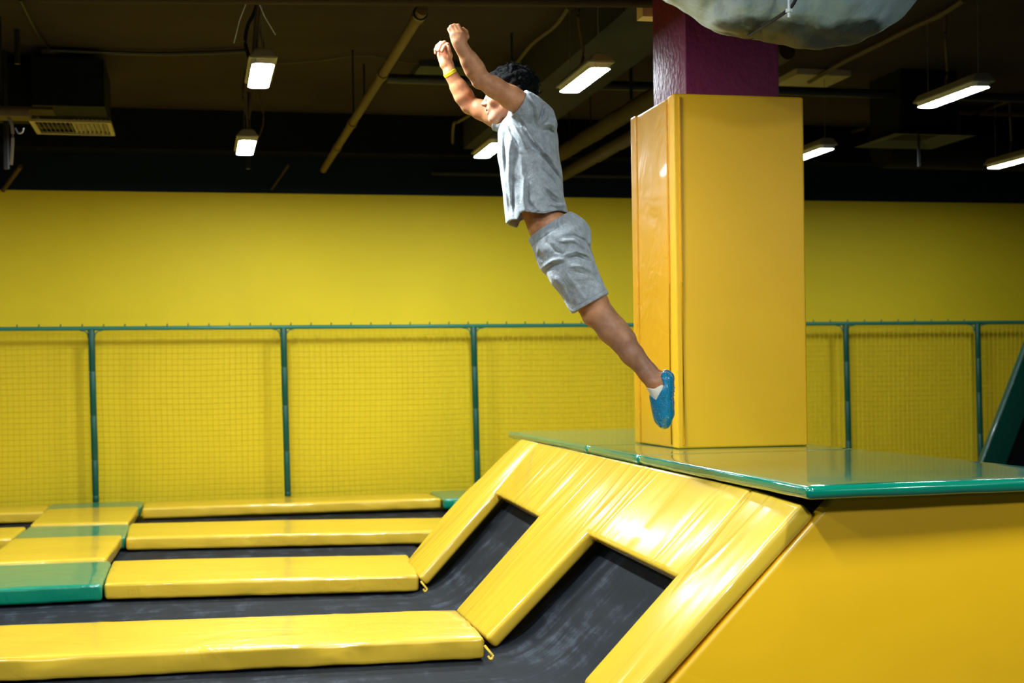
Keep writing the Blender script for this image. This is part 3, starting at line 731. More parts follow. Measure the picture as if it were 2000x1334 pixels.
# shelf tray and dark unit far left
t = empty('cable_tray', P(40, 212, Y=11.0))
q = P(-60, 207, Y=11.0); r_ = P(103, 207, Y=11.0)
child(box('tray', q.x, r_.x, 11.0, 11.25, q.z-0.012, q.z+0.008, M['pipe_wrap']), t)
q2 = P(55, 207, Y=11.0)
child(box('bracket', q.x, q2.x, 11.02, 11.23, q.z-0.06, q.z-0.012, M['pipe_tan']), t)
a = P(10, 222, Y=11.1); child(tube('cable', spline([a, P(22, 240, Y=11.1), P(25, 270, Y=11.1), P(22, 322, Y=11.1)], 4), 0.013, M['cable_tan'], n=6), t)
child(tube('hook', spline([P(30, 250, Y=11.1), P(36, 260, Y=11.1), P(44, 258, Y=11.1), P(46, 250, Y=11.1)], 4), 0.006, M['wire'], n=6), t)
child(tube('hanger', [P(2, 207, Y=11.1), (P(2, 207, Y=11.1).x, 11.1, CZ)], 0.012, M['cable'], n=6), t)
tag(t, 'short cable tray with dangling cable at the left edge', 'cable tray')
q = P(0, 130, Y=12.3); q1 = P(62, 225, Y=12.3)
o = box('fan_unit', q.x-0.6, q1.x-0.01, 12.3, 12.9, 3.42, P(30, 125, Y=12.3).z, M['duct_dark']); tag(o, 'black fan box at the left edge beside the louvred vent', 'duct box')
# faint shelf on the dark wall
qa, qb = P(846, 335, Y=WY-0.2), P(1235, 338, Y=WY-0.2)
o = tube('wall_pipe', [(qa.x, WY-0.1, qa.z), (qb.x+1.5, WY-0.1, qa.z)], 0.025, M['duct_paint'], n=8); tag(o, 'faint grey pipe on the dark wall behind the person', 'pipe')
# beige emergency box beside the foil duct
cbx = P(1281, 17, Y=8.3)
t = empty('wall_box', cbx)
child(box('casing', cbx.x-0.085, cbx.x+0.10, 8.3, 8.42, cbx.z-0.05, cbx.z+0.06, M['beige_box'], bev=0.008), t)
child(tube('gland', [(cbx.x+0.02, 8.28, cbx.z-0.03), (cbx.x+0.12, 8.27, cbx.z-0.02)], 0.012, M['beige_box'], n=8), t)
child(box('mount', cbx.x-0.03, cbx.x+0.03, 8.32, 8.38, cbx.z+0.06, CZ, M['duct_paint']), t)
tag(t, 'small beige box beside the foil duct at the top of the frame', 'box')

# ================================================================ FOIL DUCT
fd = 6.75
def duct_part(name, pts, rad, seed, lab_=None):
    pts = spline(pts, 26)
    bm = bmesh.new(); n = 128; rings = []
    for i, p in enumerate(pts):
        t = (pts[min(i+1, len(pts)-1)]-pts[max(i-1, 0)]).normalized(); a = t.cross(Vector((0, 1, 0.0))).normalized(); b = t.cross(a).normalized()
        ring = []
        for k in range(n):
            d = a*math.cos(2*math.pi*k/n)+b*math.sin(2*math.pi*k/n)
            q = p+d*rad
            w = noise.fractal(q*4+Vector((seed, 0, 0)), 1.0, 2.0, 3)*0.030+noise.noise(Vector((q.x*1.5+seed, q.y*1.5, q.z*1.5)))*0.03
            ring.append(bm.verts.new(q+d*w))
        rings.append(ring)
    for a_, b_ in zip(rings, rings[1:]):
        for k in range(n): bm.faces.new((a_[k], a_[(k+1) % n], b_[(k+1) % n], b_[k]))
    bm.faces.new(rings[0]); bm.faces.new(rings[-1][::-1])
    bmesh.ops.recalc_face_normals(bm, faces=bm.faces)
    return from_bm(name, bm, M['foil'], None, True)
t = empty('foil_duct', P(1520, 0, d=fd))
D = lambda x, y, dd=0.0: P(x, y, d=fd+dd)
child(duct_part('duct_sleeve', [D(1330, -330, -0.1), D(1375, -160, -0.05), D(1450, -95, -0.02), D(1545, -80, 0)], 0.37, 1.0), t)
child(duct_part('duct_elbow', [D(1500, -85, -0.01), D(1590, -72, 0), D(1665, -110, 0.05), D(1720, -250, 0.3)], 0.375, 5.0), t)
sm = [D(1465, 68, -0.1), D(1500, 42, -0.30), D(1542, 18, -0.38)]
child(tube('seam_strap', spline([D(1462, 70, -0.05), D(1500, 46, -0.22), D(1545, 14, -0.36), D(1560, -20, -0.4)], 5), 0.008, M['cable'], n=6), t)
child(tube('hanging_bolt', [D(1541, 34, -0.42), D(1541, -40, -0.42)], 0.006, M['wire_white'], n=8), t)
child(tube('nut', [D(1541, 24, -0.42), D(1541, 18, -0.42)], 0.016, M['wire_white'], n=6), t)
tag(t, 'bulging foil wrapped air duct at the top edge in front of the purple column', 'duct')

#PERSON#
# ================================================================ PERSON
PD = 6.4
U0_, V0_ = uv(1060, 440)
POR = P(1060, 440, d=PD)
def L(px, py, dy=0.0):
    u, v = uv(px, py); k = (PD+dy)/F
    return np.array((u*k-U0_*PD/F, dy, -(v*k-V0_*PD/F)), dtype=np.float64)
S = PD/F
class Grid:
    def __init__(s, lo, hi, h):
        s.lo = np.array(lo, float); s.h = h
        s.n = np.ceil((np.array(hi)-s.lo)/h).astype(int)+1
        s.f = np.full(s.n, 10.0, dtype=np.float32)
        s.ax = [(s.lo[i]+h*np.arange(s.n[i])).astype(np.float32) for i in range(3)]
    def sub(s, lo, hi):
        a = [int(max(0, math.floor((lo[i]-s.lo[i])/s.h))) for i in range(3)]
        b = [int(min(s.n[i], math.ceil((hi[i]-s.lo[i])/s.h)+1)) for i in range(3)]
        sl = tuple(slice(a[i], max(a[i], b[i])) for i in range(3))
        X = s.ax[0][sl[0]][:, None, None]; Y = s.ax[1][sl[1]][None, :, None]; Z = s.ax[2][sl[2]][None, None, :]
        return sl, X, Y, Z
    def union(s, lo, hi, fn, k=0.012, op='u'):
        m = k+3*s.h
        lo = np.array(lo)-m; hi = np.array(hi)+m
        sl, X, Y, Z = s.sub(lo, hi)
        if min(s.f[sl].shape) == 0: return
        d = fn(X, Y, Z).astype(np.float32); a = s.f[sl]
        if op == 'u':
            h = np.maximum(k-np.abs(a-d), 0)/k; s.f[sl] = np.minimum(a, d)-h*h*k*0.25
        else:
            d = -d; h = np.maximum(k-np.abs(a-d), 0)/k; s.f[sl] = np.maximum(a, d)+h*h*k*0.25
def ell(g, c, r, k=0.012, op='u', rot=None):
    """ellipsoid; rot = 3x3 whose rows are the local axes"""
    c = np.array(c, float); r = np.array(r, float); R = float(max(r))
    def fn(X, Y, Z):
        x, y, z = X-c[0], Y-c[1], Z-c[2]
        if rot is not None:
            x, y, z = (rot[i][0]*x+rot[i][1]*y+rot[i][2]*z for i in range(3))
        a = np.sqrt((x/r[0])**2+(y/r[1])**2+(z/r[2])**2); b = np.sqrt((x/r[0]**2)**2+(y/r[1]**2)**2+(z/r[2]**2)**2)
        return a*(a-1)/np.maximum(b, 1e-6)
    g.union(c-R, c+R, fn, k, op)
def cap(g, p0, p1, r0, r1, k=0.012, sy=1.0, op='u'):
    p0 = np.array(p0, float); p1 = np.array(p1, float); R = max(r0, r1)*max(1, sy)
    q0, q1 = p0.copy(), p1.copy(); q0[1] /= sy; q1[1] /= sy
    d = q1-q0; L2 = float(d.dot(d))+1e-9
    def fn(X, Y, Z):
        x, y, z = X-q0[0], Y/sy-q0[1], Z-q0[2]
        t = np.clip((x*d[0]+y*d[1]+z*d[2])/L2, 0, 1)
        return np.sqrt((x-t*d[0])**2+(y-t*d[1])**2+(z-t*d[2])**2)-(r0+(r1-r0)*t)
    g.union(np.minimum(p0, p1)-R, np.maximum(p0, p1)+R, fn, k, op)
def chain(g, pts, rs, k=0.012, sy=1.0):
    for i in range(len(pts)-1): cap(g, pts[i], pts[i+1], rs[i], rs[i+1], k, sy)
def surfnet(g, name, m, parent, smooth_it=2):
    f = g.f; n = g.n; ins = f < 0
    cnt = np.zeros(n-1, dtype=np.uint8)
    for dx in (0, 1):
        for dy in (0, 1):
            for dz in (0, 1): cnt += ins[dx:n[0]-1+dx, dy:n[1]-1+dy, dz:n[2]-1+dz]
    act = (cnt > 0) & (cnt < 8); idx = np.argwhere(act)
    ids = np.full(n-1, -1, dtype=np.int32); ids[act] = np.arange(len(idx))
    acc = np.zeros((len(idx), 3)); num = np.zeros(len(idx))
    cs = [(0, 0, 0), (1, 0, 0), (0, 1, 0), (1, 1, 0), (0, 0, 1), (1, 0, 1), (0, 1, 1), (1, 1, 1)]
    val = [f[idx[:, 0]+c[0], idx[:, 1]+c[1], idx[:, 2]+c[2]].astype(np.float64) for c in cs]
    for a in range(8):
        for b in range(a+1, 8):
            if sum(abs(cs[a][i]-cs[b][i]) for i in range(3)) != 1: continue
            va, vb = val[a], val[b]; c = (va < 0) != (vb < 0)
            t = np.where(c, va/np.where(c, va-vb, 1), 0)
            for i in range(3): acc[:, i] += np.where(c, cs[a][i]+(cs[b][i]-cs[a][i])*t, 0)
            num += c
    co = g.lo+(idx+acc/num[:, None])*g.h
    faces = []
    for ax in range(3):
        a = [slice(None)]*3; b = [slice(None)]*3; a[ax] = slice(0, -1); b[ax] = slice(1, None)
        A_, B_ = ins[tuple(a)], ins[tuple(b)]
        e = np.argwhere(A_ != B_); o1, o2 = (ax+1) % 3, (ax+2) % 3
        ok = (e[:, o1] > 0) & (e[:, o2] > 0) & (e[:, o1] < n[o1]-1) & (e[:, o2] < n[o2]-1); e = e[ok]
        flip = A_[e[:, 0], e[:, 1], e[:, 2]]
        q = []
        for s1, s2 in ((-1, -1), (0, -1), (0, 0), (-1, 0)):
            c = e.copy(); c[:, o1] += s1; c[:, o2] += s2; q.append(ids[c[:, 0], c[:, 1], c[:, 2]])
        q = np.stack(q, 1); q[~flip] = q[~flip][:, ::-1]; faces.append(q)
    faces = np.concatenate(faces); faces = faces[(faces >= 0).all(1)]
    # light smoothing
    E_ = np.concatenate([faces[:, [0, 1]], faces[:, [1, 2]], faces[:, [2, 3]], faces[:, [3, 0]]])
    for _ in range(smooth_it):
        for w_ in (0.5, -0.52):
            s_ = np.zeros_like(co); c_ = np.zeros(len(co))
            for i in range(3):
                s_[:, i] = np.bincount(E_[:, 0], co[E_[:, 1], i], len(co))+np.bincount(E_[:, 1], co[E_[:, 0], i], len(co))
            c_ = np.bincount(E_[:, 0], minlength=len(co))+np.bincount(E_[:, 1], minlength=len(co))
            co = co+w_*(s_/np.maximum(c_, 1)[:, None]-co)
    me = bpy.data.meshes.new(name)
    me.vertices.add(len(co)); me.vertices.foreach_set('co', co.astype(np.float32).ravel())
    me.loops.add(len(faces)*4); me.loops.foreach_set('vertex_index', faces.astype(np.int32).ravel())
    me.polygons.add(len(faces)); me.polygons.foreach_set('loop_start', np.arange(0, len(faces)*4, 4, dtype=np.int32))
    me.update(calc_edges=True)
    o = mk(name, me, m, parent, True); return o, co

person = empty('person', POR)
person.rotation_euler = (0, 0, -A)
tag(person, 'person in grey t-shirt and shorts leaping with both arms raised, blue shoes', 'person')

# ---------- joints (pixel place, depth offset)
sh_n = L(1030, 214, -0.15); el_n = L(938, 153, -0.24); wr_n = L(899, 88, -0.30)
sh_f = L(992, 240, 0.16); el_f = L(916, 204, 0.20); wr_f = L(878, 141, 0.16)
hip_n = L(1094, 468, -0.09); kn_n = L(1164, 612, -0.10); an_n = L(1278, 748, -0.11)
hip_f = L(1090, 470, 0.10); kn_f = L(1171, 610, 0.09); an_f = L(1281, 743, 0.10)

g = Grid((-0.56, -0.42, -0.96), (0.62, 0.36, 0.95), 0.0042)
# torso
tors = [L(1030, 232), L(1030, 270), L(1036, 320), L(1046, 370), L(1058, 410), L(1070, 442), L(1088, 470)]
chain(g, tors, [0.080, 0.094, 0.096, 0.088, 0.082, 0.082, 0.086], 0.03, 1.45)
ell(g, L(1106, 470, -0.06), (0.072, 0.07, 0.085), 0.03); ell(g, L(1106, 468, 0.06), (0.072, 0.07, 0.085), 0.03)
# neck and shoulders
cap(g, L(1018, 240), L(1000, 206), 0.062, 0.056, 0.025, 1.05)
cap(g, L(1022, 236, -0.06), sh_n, 0.060, 0.048, 0.03); cap(g, L(1018, 240, 0.06), sh_f, 0.062, 0.055, 0.03)
# arms: shoulder, mid upper, elbow, bulk of the forearm, wrist
def mid(a, b, t): return a+(b-a)*t
def arm(sh, el, wr, hand_sign):
    ax = (el-sh)/np.linalg.norm(el-sh); fx = (wr-el)/np.linalg.norm(wr-el)
    bend = fx-ax; bend -= bend.dot(ax)*ax; bend /= np.linalg.norm(bend)
    chain(g, [sh, mid(sh, el, .35)+bend*0.004, mid(sh, el, .7), el], [0.050, 0.049, 0.042, 0.037], 0.02)
    cap(g, mid(sh, el, .2)+bend*0.014, mid(sh, el, .75)+bend*0.008, 0.034, 0.028, 0.02)   # biceps
    chain(g, [el, mid(el, wr, .28), mid(el, wr, .55), mid(el, wr, .85), wr], [0.036, 0.0415, 0.036, 0.0265, 0.025], 0.018)
    ell(g, el-(bend*0.022+fx*0.004), (0.018, 0.018, 0.018), 0.02)
arm(sh_n, el_n, wr_n, 1); arm(sh_f, el_f, wr_f, -1)
# legs
def leg(hp, kn, an, top):
    ax = (an-kn)/np.linalg.norm(an-kn); back = np.array((ax[2]*-1, 0, ax[0])); back = -back if back[0] < 0 else back
    chain(g, [hp, mid(hp, kn, .5), mid(hp, kn, .85), kn], [0.078, 0.068, 0.060, 0.056], 0.03)
    chain(g, [kn, mid(kn, an, .25), mid(kn, an, .6), mid(kn, an, .88), an], [0.054, 0.052, 0.041, 0.032, 0.033], 0.025)
    cap(g, mid(kn, an, .10)+back*0.012, mid(kn, an, .42)+back*0.020, 0.038, 0.040, 0.03)      # calf
    cap(g, mid(kn, an, .6)+back*0.012, mid(kn, an, .98)+back*0.022, 0.020, 0.017, 0.02)      # heel cord
    ell(g, kn-back*0.030, (0.030, 0.032, 0.032), 0.02)                                     # kneecap
    ell(g, an+np.array((0, -0.030, 0.004)), (0.013, 0.013, 0.013), 0.012); ell(g, an+np.array((0, 0.030, 0.0)), (0.013, 0.013, 0.013), 0.012)
leg(hip_n, kn_n, an_n, 0); leg(hip_f, kn_f, an_f, 0)
def foot_pts(an, dx, dy):
    b = lambda px, py: L(px+dx, py+dy, an[1])
    return b
for an, dx, dy in ((an_n, 0, 0), (an_f, 3, -4)):
    b = foot_pts(an, dx, dy)
    chain(g, [b(1297, 742), b(1293, 775), b(1297, 806), b(1296, 826)], [0.034, 0.032, 0.030, 0.020], 0.02, 1.15)
    cap(g, an, b(1290, 770), 0.034, 0.034, 0.02)
# head: forward is image left
HO = L(993, 188, 0.0)
def H(f, s, z): return HO+np.array((-f, s, z))        # forward, sideways (+ away), up
ell(g, H(-0.012, 0, 0.030), (0.098, 0.076, 0.090), 0.02)
ell(g, H(0.035, 0, 0.010), (0.062, 0.066, 0.082), 0.02)
ell(g, H(0.030, 0, -0.055), (0.060, 0.052, 0.052), 0.03)
cap(g, H(0.073, 0, -0.098), H(0.064, 0.0, -0.094), 0.019, 0.024, 0.022)
for s in (-1, 1):
    cap(g, H(0.000, s*0.060, -0.045), H(0.058, s*0.024, -0.097), 0.017, 0.018, 0.03)     # jaw
    ell(g, H(0.064, s*0.042, -0.030), (0.024, 0.022, 0.022), 0.02)                       # cheek
    ell(g, H(0.092, s*0.030, 0.002), (0.016, 0.019, 0.011), 0.012, 'd')                  # eye socket
    ell(g, H(0.079, s*0.031, 0.001), (0.0125, 0.0135, 0.0125), 0.004)                    # eyeball
    cap(g, H(0.089, s*0.014, 0.018), H(0.078, s*0.048, 0.018), 0.0085, 0.007, 0.012)     # brow
    ell(g, H(-0.004, s*0.078, -0.005), (0.017, 0.007, 0.030), 0.006)                     # ear
    ell(g, H(0.002, s*0.083, -0.004), (0.008, 0.005, 0.016), 0.004, 'd')
    ell(g, H(0.101, s*0.0125, -0.037), (0.011, 0.009, 0.0085), 0.006)                    # nostril wing
chain(g, [H(0.086, 0, 0.012), H(0.096, 0, -0.010), H(0.110, 0, -0.031)], [0.009, 0.0085, 0.0105], 0.010)
ell(g, H(0.112, 0, -0.032), (0.010, 0.011, 0.010), 0.006)
for s in (-1, 1): ell(g, H(0.107, s*0.0065, -0.0435), (0.005, 0.0035, 0.004), 0.002, 'd')
ell(g, H(0.084, 0, -0.060), (0.016, 0.026, 0.018), 0.014)
cap(g, H(0.094, -0.016, -0.0575), H(0.094, 0.016, -0.0575), 0.0055, 0.0055, 0.006); ell(g, H(0.098, 0, -0.0565), (0.006, 0.010, 0.0055), 0.005)
cap(g, H(0.090, -0.014, -0.0745), H(0.090, 0.014, -0.0745), 0.0065, 0.0065, 0.006)
cap(g, H(0.096, -0.019, -0.0665), H(0.096, 0.019, -0.0665), 0.0036, 0.0036, 0.003, op='d')
# hands. far hand (right): palm to the camera; near hand (left): back to the camera
def finger(pts, r0, r1): chain(g, pts, list(np.linspace(r0, r1, len(pts))), 0.0035)
fz = wr_f[1]
cap(g, wr_f, L(875, 127, fz), 0.026, 0.027, 0.015, 0.85)
for (px, py, r) in ((861.5, 104, .0165), (868, 100, .017), (874.5, 99, .017)):
    cap(g, L(872+(px-868)*0.5, 127, fz), L(px, py, fz+0.004), 0.019, r*0.82, 0.012)
cap(g, L(867, 125, fz), L(859.5, 108, fz+0.004), 0.017, 0.014, 0.012)
ell(g, L(869, 119, fz-0.014), (0.017, 0.013, 0.024), 0.012)             # thenar mound
finger([L(877, 97, fz+.004), L(874.5, 87, fz-.018), L(867.5, 91.5, fz-.045), L(863, 100, fz-.050)], .0098, .0078)      # index
finger([L(871, 96, fz+.004), L(868, 83, fz-.012), L(860.5, 89, fz-.043), L(856.5, 98.5, fz-.050)], .0100, .0080)        # middle
finger([L(865, 98, fz+.004), L(860.8, 84, fz-.006), L(854, 90, fz-.036), L(850.5, 98, fz-.044)], .0096, .0076)          # ring
finger([L(860, 104, fz+.004), L(854.5, 92, fz+.002), L(850.5, 97, fz-.018), L(850.5, 104, fz-.026)], .0086, .0068)      # little
finger([L(877, 121, fz-.010), L(879.5, 108, fz-.026), L(876, 97, fz-.036), L(875, 91.5, fz-.038)], .0125, .0082)        # thumb
nz = wr_n[1]
cap(g, wr_n, L(897, 80, nz), 0.026, 0.027, 0.015, 0.8)
for (px, py) in ((885.5, 70), (891.5, 67), (898, 66.5), (904, 69)):
    cap(g, L(897+(px-896)*0.45, 82, nz), L(px, py, nz+0.002), 0.020, 0.0155, 0.012)
ell(g, L(895.5, 75, nz+0.006), (0.030, 0.014, 0.024), 0.012)
finger([L(884.5, 71, nz-.004), L(877.8, 57.5, nz+.010), L(879.5, 60, nz+.036), L(885, 68, nz+.040)], .0095, .0078)       # little
finger([L(889.5, 68, nz-.006), L(881.5, 52.5, nz+.012), L(883.5, 56, nz+.042), L(889, 66, nz+.044)], .0102, .0082)         # ring
finger([L(895.5, 66.5, nz-.006), L(887.5, 50.5, nz+.014), L(890, 55, nz+.046), L(895, 65, nz+.046)], .0106, .0084)              # middle
finger([L(902, 67.5, nz-.005), L(894.5, 50.5, nz+.014), L(897.5, 55, nz+.044), L(901, 65, nz+.044)], .0100, .0080)            # index
finger([L(904, 82, nz+.008), L(911.5, 72, nz+.014), L(910, 62, nz+.026), L(904, 56.5, nz+.036)], .0130, .0086)         # thumb
skin = mat('skin', (0.56, 0.295, 0.18), 0.48, spec=0.35)
skb = skin.node_tree.nodes['Principled BSDF']
skb.inputs['Subsurface Weight'].default_value = 0.12; skb.inputs['Subsurface Radius'].default_value = (0.02, 0.008, 0.004)
skb.inputs['Subsurface Scale'].default_value = 0.6
at_ = nd(skin, 'ShaderNodeVertexColor'); at_.layer_name = 'tone'
gv = coords(skin, 'Object'); nz_ = noise_tex(skin, gv, 22, 4, 0.6)
mxn = nd(skin, 'ShaderNodeMix', data_type='RGBA', blend_type='MULTIPLY'); mxn.inputs['Factor'].default_value = 1.0
lk(skin, ramp(skin, nz_, [(0.35, (0.74, 0.66, 0.64)), (0.62, (1, 1, 1))]), mxn.inputs['A']); lk(skin, at_.outputs['Color'], mxn.inputs['B'])
base(skin, mxn.outputs['Result'])
bump(skin, [(noise_tex(skin, gv, 60, 4), 0.25, 0.002)])
body, co = surfnet(g, 'body', skin, person, 1)
tone = np.tile(np.array((0.64, 0.285, 0.130, 1.0)), (len(co), 1))
def blend(c, r, colr, amt=1.0):
    global tone
    d = np.sqrt((((co-np.array(c))/np.array(r))**2).sum(1)); w_ = np.clip(1.6-d*1.2, 0, 1)[:, None]*amt
    tone[:, :3] = tone[:, :3]*(1-w_)+np.array(colr)*w_
for s in (-1, 1):
    blend(H(0.094, 0, -0.058), (0.012, 0.020, 0.005), (0.42, 0.13, 0.11), 0.8); blend(H(0.092, 0, -0.0745), (0.012, 0.019, 0.006), (0.44, 0.14, 0.12), 0.8)
    blend(H(0.090, s*0.031, 0.001), (0.006, 0.012, 0.006), (0.75, 0.72, 0.70), 1); blend(H(0.092, s*0.031, 0.001), (0.006, 0.005, 0.005), (0.03, 0.02, 0.015), 1)
    blend(H(0.084, s*0.031, 0.021), (0.014, 0.020, 0.004), (0.03, 0.022, 0.018), 1)
    blend(H(0.108, s*0.0065, -0.044), (0.005, 0.0035, 0.004), (0.12, 0.04, 0.03), 1)
blend(H(0.094, 0, -0.0665), (0.008, 0.018, 0.0025), (0.10, 0.03, 0.03), 1)
blend(H(0.05, 0, -0.05), (0.09, 0.09, 0.09), (0.66, 0.36, 0.24), 0.6); blend(H(0.06, 0, -0.085), (0.05, 0.06, 0.03), (0.45, 0.28, 0.21), 0.35)
for q in (el_n, el_f): blend(q, (0.05, 0.05, 0.05), (0.60, 0.27, 0.18), 0.35)
blend(L(864, 92, fz), (0.05, 0.08, 0.03), (0.66, 0.28, 0.20), 0.6)
for kn, an in ((kn_n, an_n), (kn_f, an_f)):
    for t in np.linspace(0.05, 0.9, 8): blend(mid(kn, an, t), (0.07, 0.07, 0.07), (0.27, 0.135, 0.085), 0.7)
ca_ = body.data.color_attributes.new('tone', 'FLOAT_COLOR', 'POINT')
ca_.data.foreach_set('color', tone.astype(np.float32).ravel())

# ---------- cloth helpers
def folds(g, lst, side=-1):
    """creases: polylines in pixels, (points, width m, height m); positive height pushes out"""
    X = g.ax[0][:, None]; Z = g.ax[2][None, :]; D2 = np.zeros((len(g.ax[0]), len(g.ax[2])), np.float32)
    for pts, wd, hg in lst:
        q = [L(a, b, -0.15) for a, b in pts]; best = np.full(D2.shape, 9.0, np.float32); tt = np.zeros(D2.shape, np.float32)
        n_ = len(q)-1
        for i in range(n_):
            ax, az = q[i][0], q[i][2]; dx, dz = q[i+1][0]-ax, q[i+1][2]-az; L2 = dx*dx+dz*dz
            t = np.clip(((X-ax)*dx+(Z-az)*dz)/L2, 0, 1); dd = np.sqrt((X-ax-t*dx)**2+(Z-az-t*dz)**2)
            m_ = dd < best; best = np.where(m_, dd, best); tt = np.where(m_, (i+t)/n_, tt)
        D2 += hg*np.exp(-(best/(max(wd, 0.004)*1.25 if abs(hg) > 0.0045 else wd))**2)*np.sqrt(np.clip(np.sin(np.pi*np.clip(tt, 0.03, 0.97)), 0, 1))
    D2 += 0
    sidew = np.clip(0.5-g.ax[1]/0.10, 0, 1)[None, :, None] if side < 0 else 1
    g.f -= 1.25*D2[:, None, :]*sidew
def noise3(g, amp, freq, seed):
    r = np.random.RandomState(seed); X, Y, Z = g.ax[0][:, None, None], g.ax[1][None, :, None], g.ax[2][None, None, :]
    s_ = 0
    for i in range(7):
        d = r.normal(size=3); d /= np.linalg.norm(d); fr = freq*(0.6+r.rand()*1.2); s_ = s_+np.sin((X*d[0]+Y*d[1]+Z*d[2])*fr+r.rand()*6+1.3*np.sin((X*d[2]-Z*d[0])*fr*0.5))
    g.f += (amp*s_/4).astype(np.float32)
def pixgrid(g):
    """pixel coordinates of the grid's x,z (on the mid plane)"""
    X = g.ax[0][:, None]; Z = g.ax[2][None, :]
    u = (X+U0_*S)/S; v = -(Z)/S+V0_
    dx = u*math.cos(RO)+v*math.sin(RO); dy = -u*math.sin(RO)+v*math.cos(RO)
    return (dx+1000)[:, None, :], (dy+730)[:, None, :]
def fabric(name, col):
    m = mat(name, col, 0.85, spec=0.2, sheen=0.3)
    gv = coords(m, 'Object'); a = noise_tex(m, coords(m, 'Object', (1, 1, 0.35)), 260, 4, 0.8)
    b_ = noise_tex(m, gv, 34, 3, 0.6)
    mm = nd(m, 'ShaderNodeMath', operation='MULTIPLY'); lk(m, a, mm.inputs[0]); lk(m, b_, mm.inputs[1])
    base(m, ramp(m, mm.outputs[0], [(0.12, tuple(x*0.66 for x in col)), (0.26, col), (0.42, tuple(min(1, x*1.35) for x in col))]))
    bump(m, [(noise_tex(m, gv, 14, 4, 0.55, 0.8), 0.7, 0.016), (a, 0.25, 0.0008)])
    return m
grey = fabric('grey_heather_cotton', (0.31, 0.33, 0.35))
# ---------- t-shirt
g = Grid((-0.26, -0.30, -0.06), (0.16, 0.28, 0.62), 0.0034)
ts = [L(1031, 236), L(1030, 262), L(1032, 300), L(1038, 345), L(1043, 390), L(1049, 432), L(1052, 462)]
chain(g, ts, [0.106, 0.126, 0.128, 0.129, 0.129, 0.134, 0.138], 0.03, 1.36)
ell(g, L(1057, 236, -0.10), (0.062, 0.070, 0.075), 0.03); ell(g, L(1050, 240, 0.10), (0.060, 0.070, 0.075), 0.03)
ell(g, L(1074, 244, -0.08), (0.024, 0.06, 0.022), 0.025)
cap(g, L(1044, 224, -0.10), sh_n+np.array((0.01, 0, -0.004)), 0.070, 0.068, 0.025); cap(g, sh_n+np.array((0.01, 0, -0.004)), mid(sh_n, el_n, 0.30), 0.068, 0.0625, 0.02)
cap(g, L(1024, 240, 0.10), mid(sh_f, el_f, 0.25), 0.064, 0.060, 0.025)
cap(g, L(1022, 240), L(1008, 226), 0.074, 0.072, 0.02)
folds(g, [
 ([(1008, 232), (1040, 282), (1072, 318), (1097, 350)], 0.006, -0.012), ([(1013, 228), (1046, 278), (1078, 312), (1098, 338)], 0.007, 0.010),
 ([(998, 240), (1012, 262), (1028, 290)], 0.006, 0.010), ([(994, 242), (1000, 262), (1014, 288)], 0.005, -0.009),
 ([(1000, 262), (994, 300), (992, 345), (998, 390)], 0.010, 0.012), ([(985, 262), (986, 300), (989, 345)], 0.007, -0.012),
 ([(1016, 300), (1020, 340), (1025, 365)], 0.008, 0.007), ([(1001, 365), (1003, 395), (1006, 425)], 0.005, -0.010),
 ([(1027, 362), (1030, 395), (1050, 420)], 0.008, -0.009), ([(1024, 352), (1022, 392), (1028, 412)], 0.008, 0.009),
 ([(1066, 364), (1082, 380), (1097, 387)], 0.006, 0.011), ([(1060, 372), (1076, 390), (1096, 398)], 0.006, -0.009),
 ([(1072, 400), (1090, 402), (1104, 396)], 0.006, 0.010), ([(1055, 330), (1080, 350), (1095, 372)], 0.006, -0.007),
 ([(1022, 192), (1038, 215), (1046, 250)], 0.006, -0.010), ([(1032, 190), (1048, 212), (1054, 248)], 0.006, 0.009),
 ([(1062, 205), (1058, 225), (1052, 240)], 0.005, -0.012), ([(1070, 212), (1068, 232), (1056, 246)], 0.006, 0.010),
 ([(1060, 247), (1075, 243), (1084, 247)], 0.005, 0.010), ([(1058, 255), (1072, 252), (1082, 256)], 0.005, -0.010),
 ([(1010, 232), (1020, 250), (1030, 262)], 0.005, 0.008), ([(1035, 290), (1060, 300), (1088, 312)], 0.006, 0.005),
 ([(1021, 413), (1060, 417), (1110, 407)], 0.0025, -0.0035),
 ([(980, 280), (984, 330), (988, 380), (992, 430)], 0.006, 0.006)])
noise3(g, 0.0035, 45, 3)
outer = g.f.copy()
px_, py_ = pixgrid(g)
g.f = np.maximum(g.f, -(outer+0.0115))            # cloth thickness
hem = np.interp(px_[:, 0, 0], [985, 1011, 1017, 1024, 1060, 1112], [436, 437, 424, 421, 425, 415]).astype(np.float32)
X, Y, Z = g.ax[0][:, None, None], g.ax[1][None, :, None], g.ax[2][None, None, :]
g.f = np.maximum(g.f, ((py_-hem[:, None, None])*S+0.004*np.sin(Y*38)).astype(np.float32))
def cut_end(c, d):     # remove everything beyond the plane through c with direction d, near c only
    n_ = d/np.linalg.norm(d)
    s_ = (X-c[0])*n_[0]+(Y-c[1])*n_[1]+(Z-c[2])*n_[2]
    rad = np.sqrt((X-c[0])**2+(Y-c[1])**2+(Z-c[2])**2)
    g.f = np.where(rad < 0.13, np.maximum(g.f, s_), g.f).astype(np.float32)
cut_end(mid(sh_n, el_n, 0.20), el_n-sh_n)
cut_end(mid(sh_f, el_f, 0.26), el_f-sh_f)
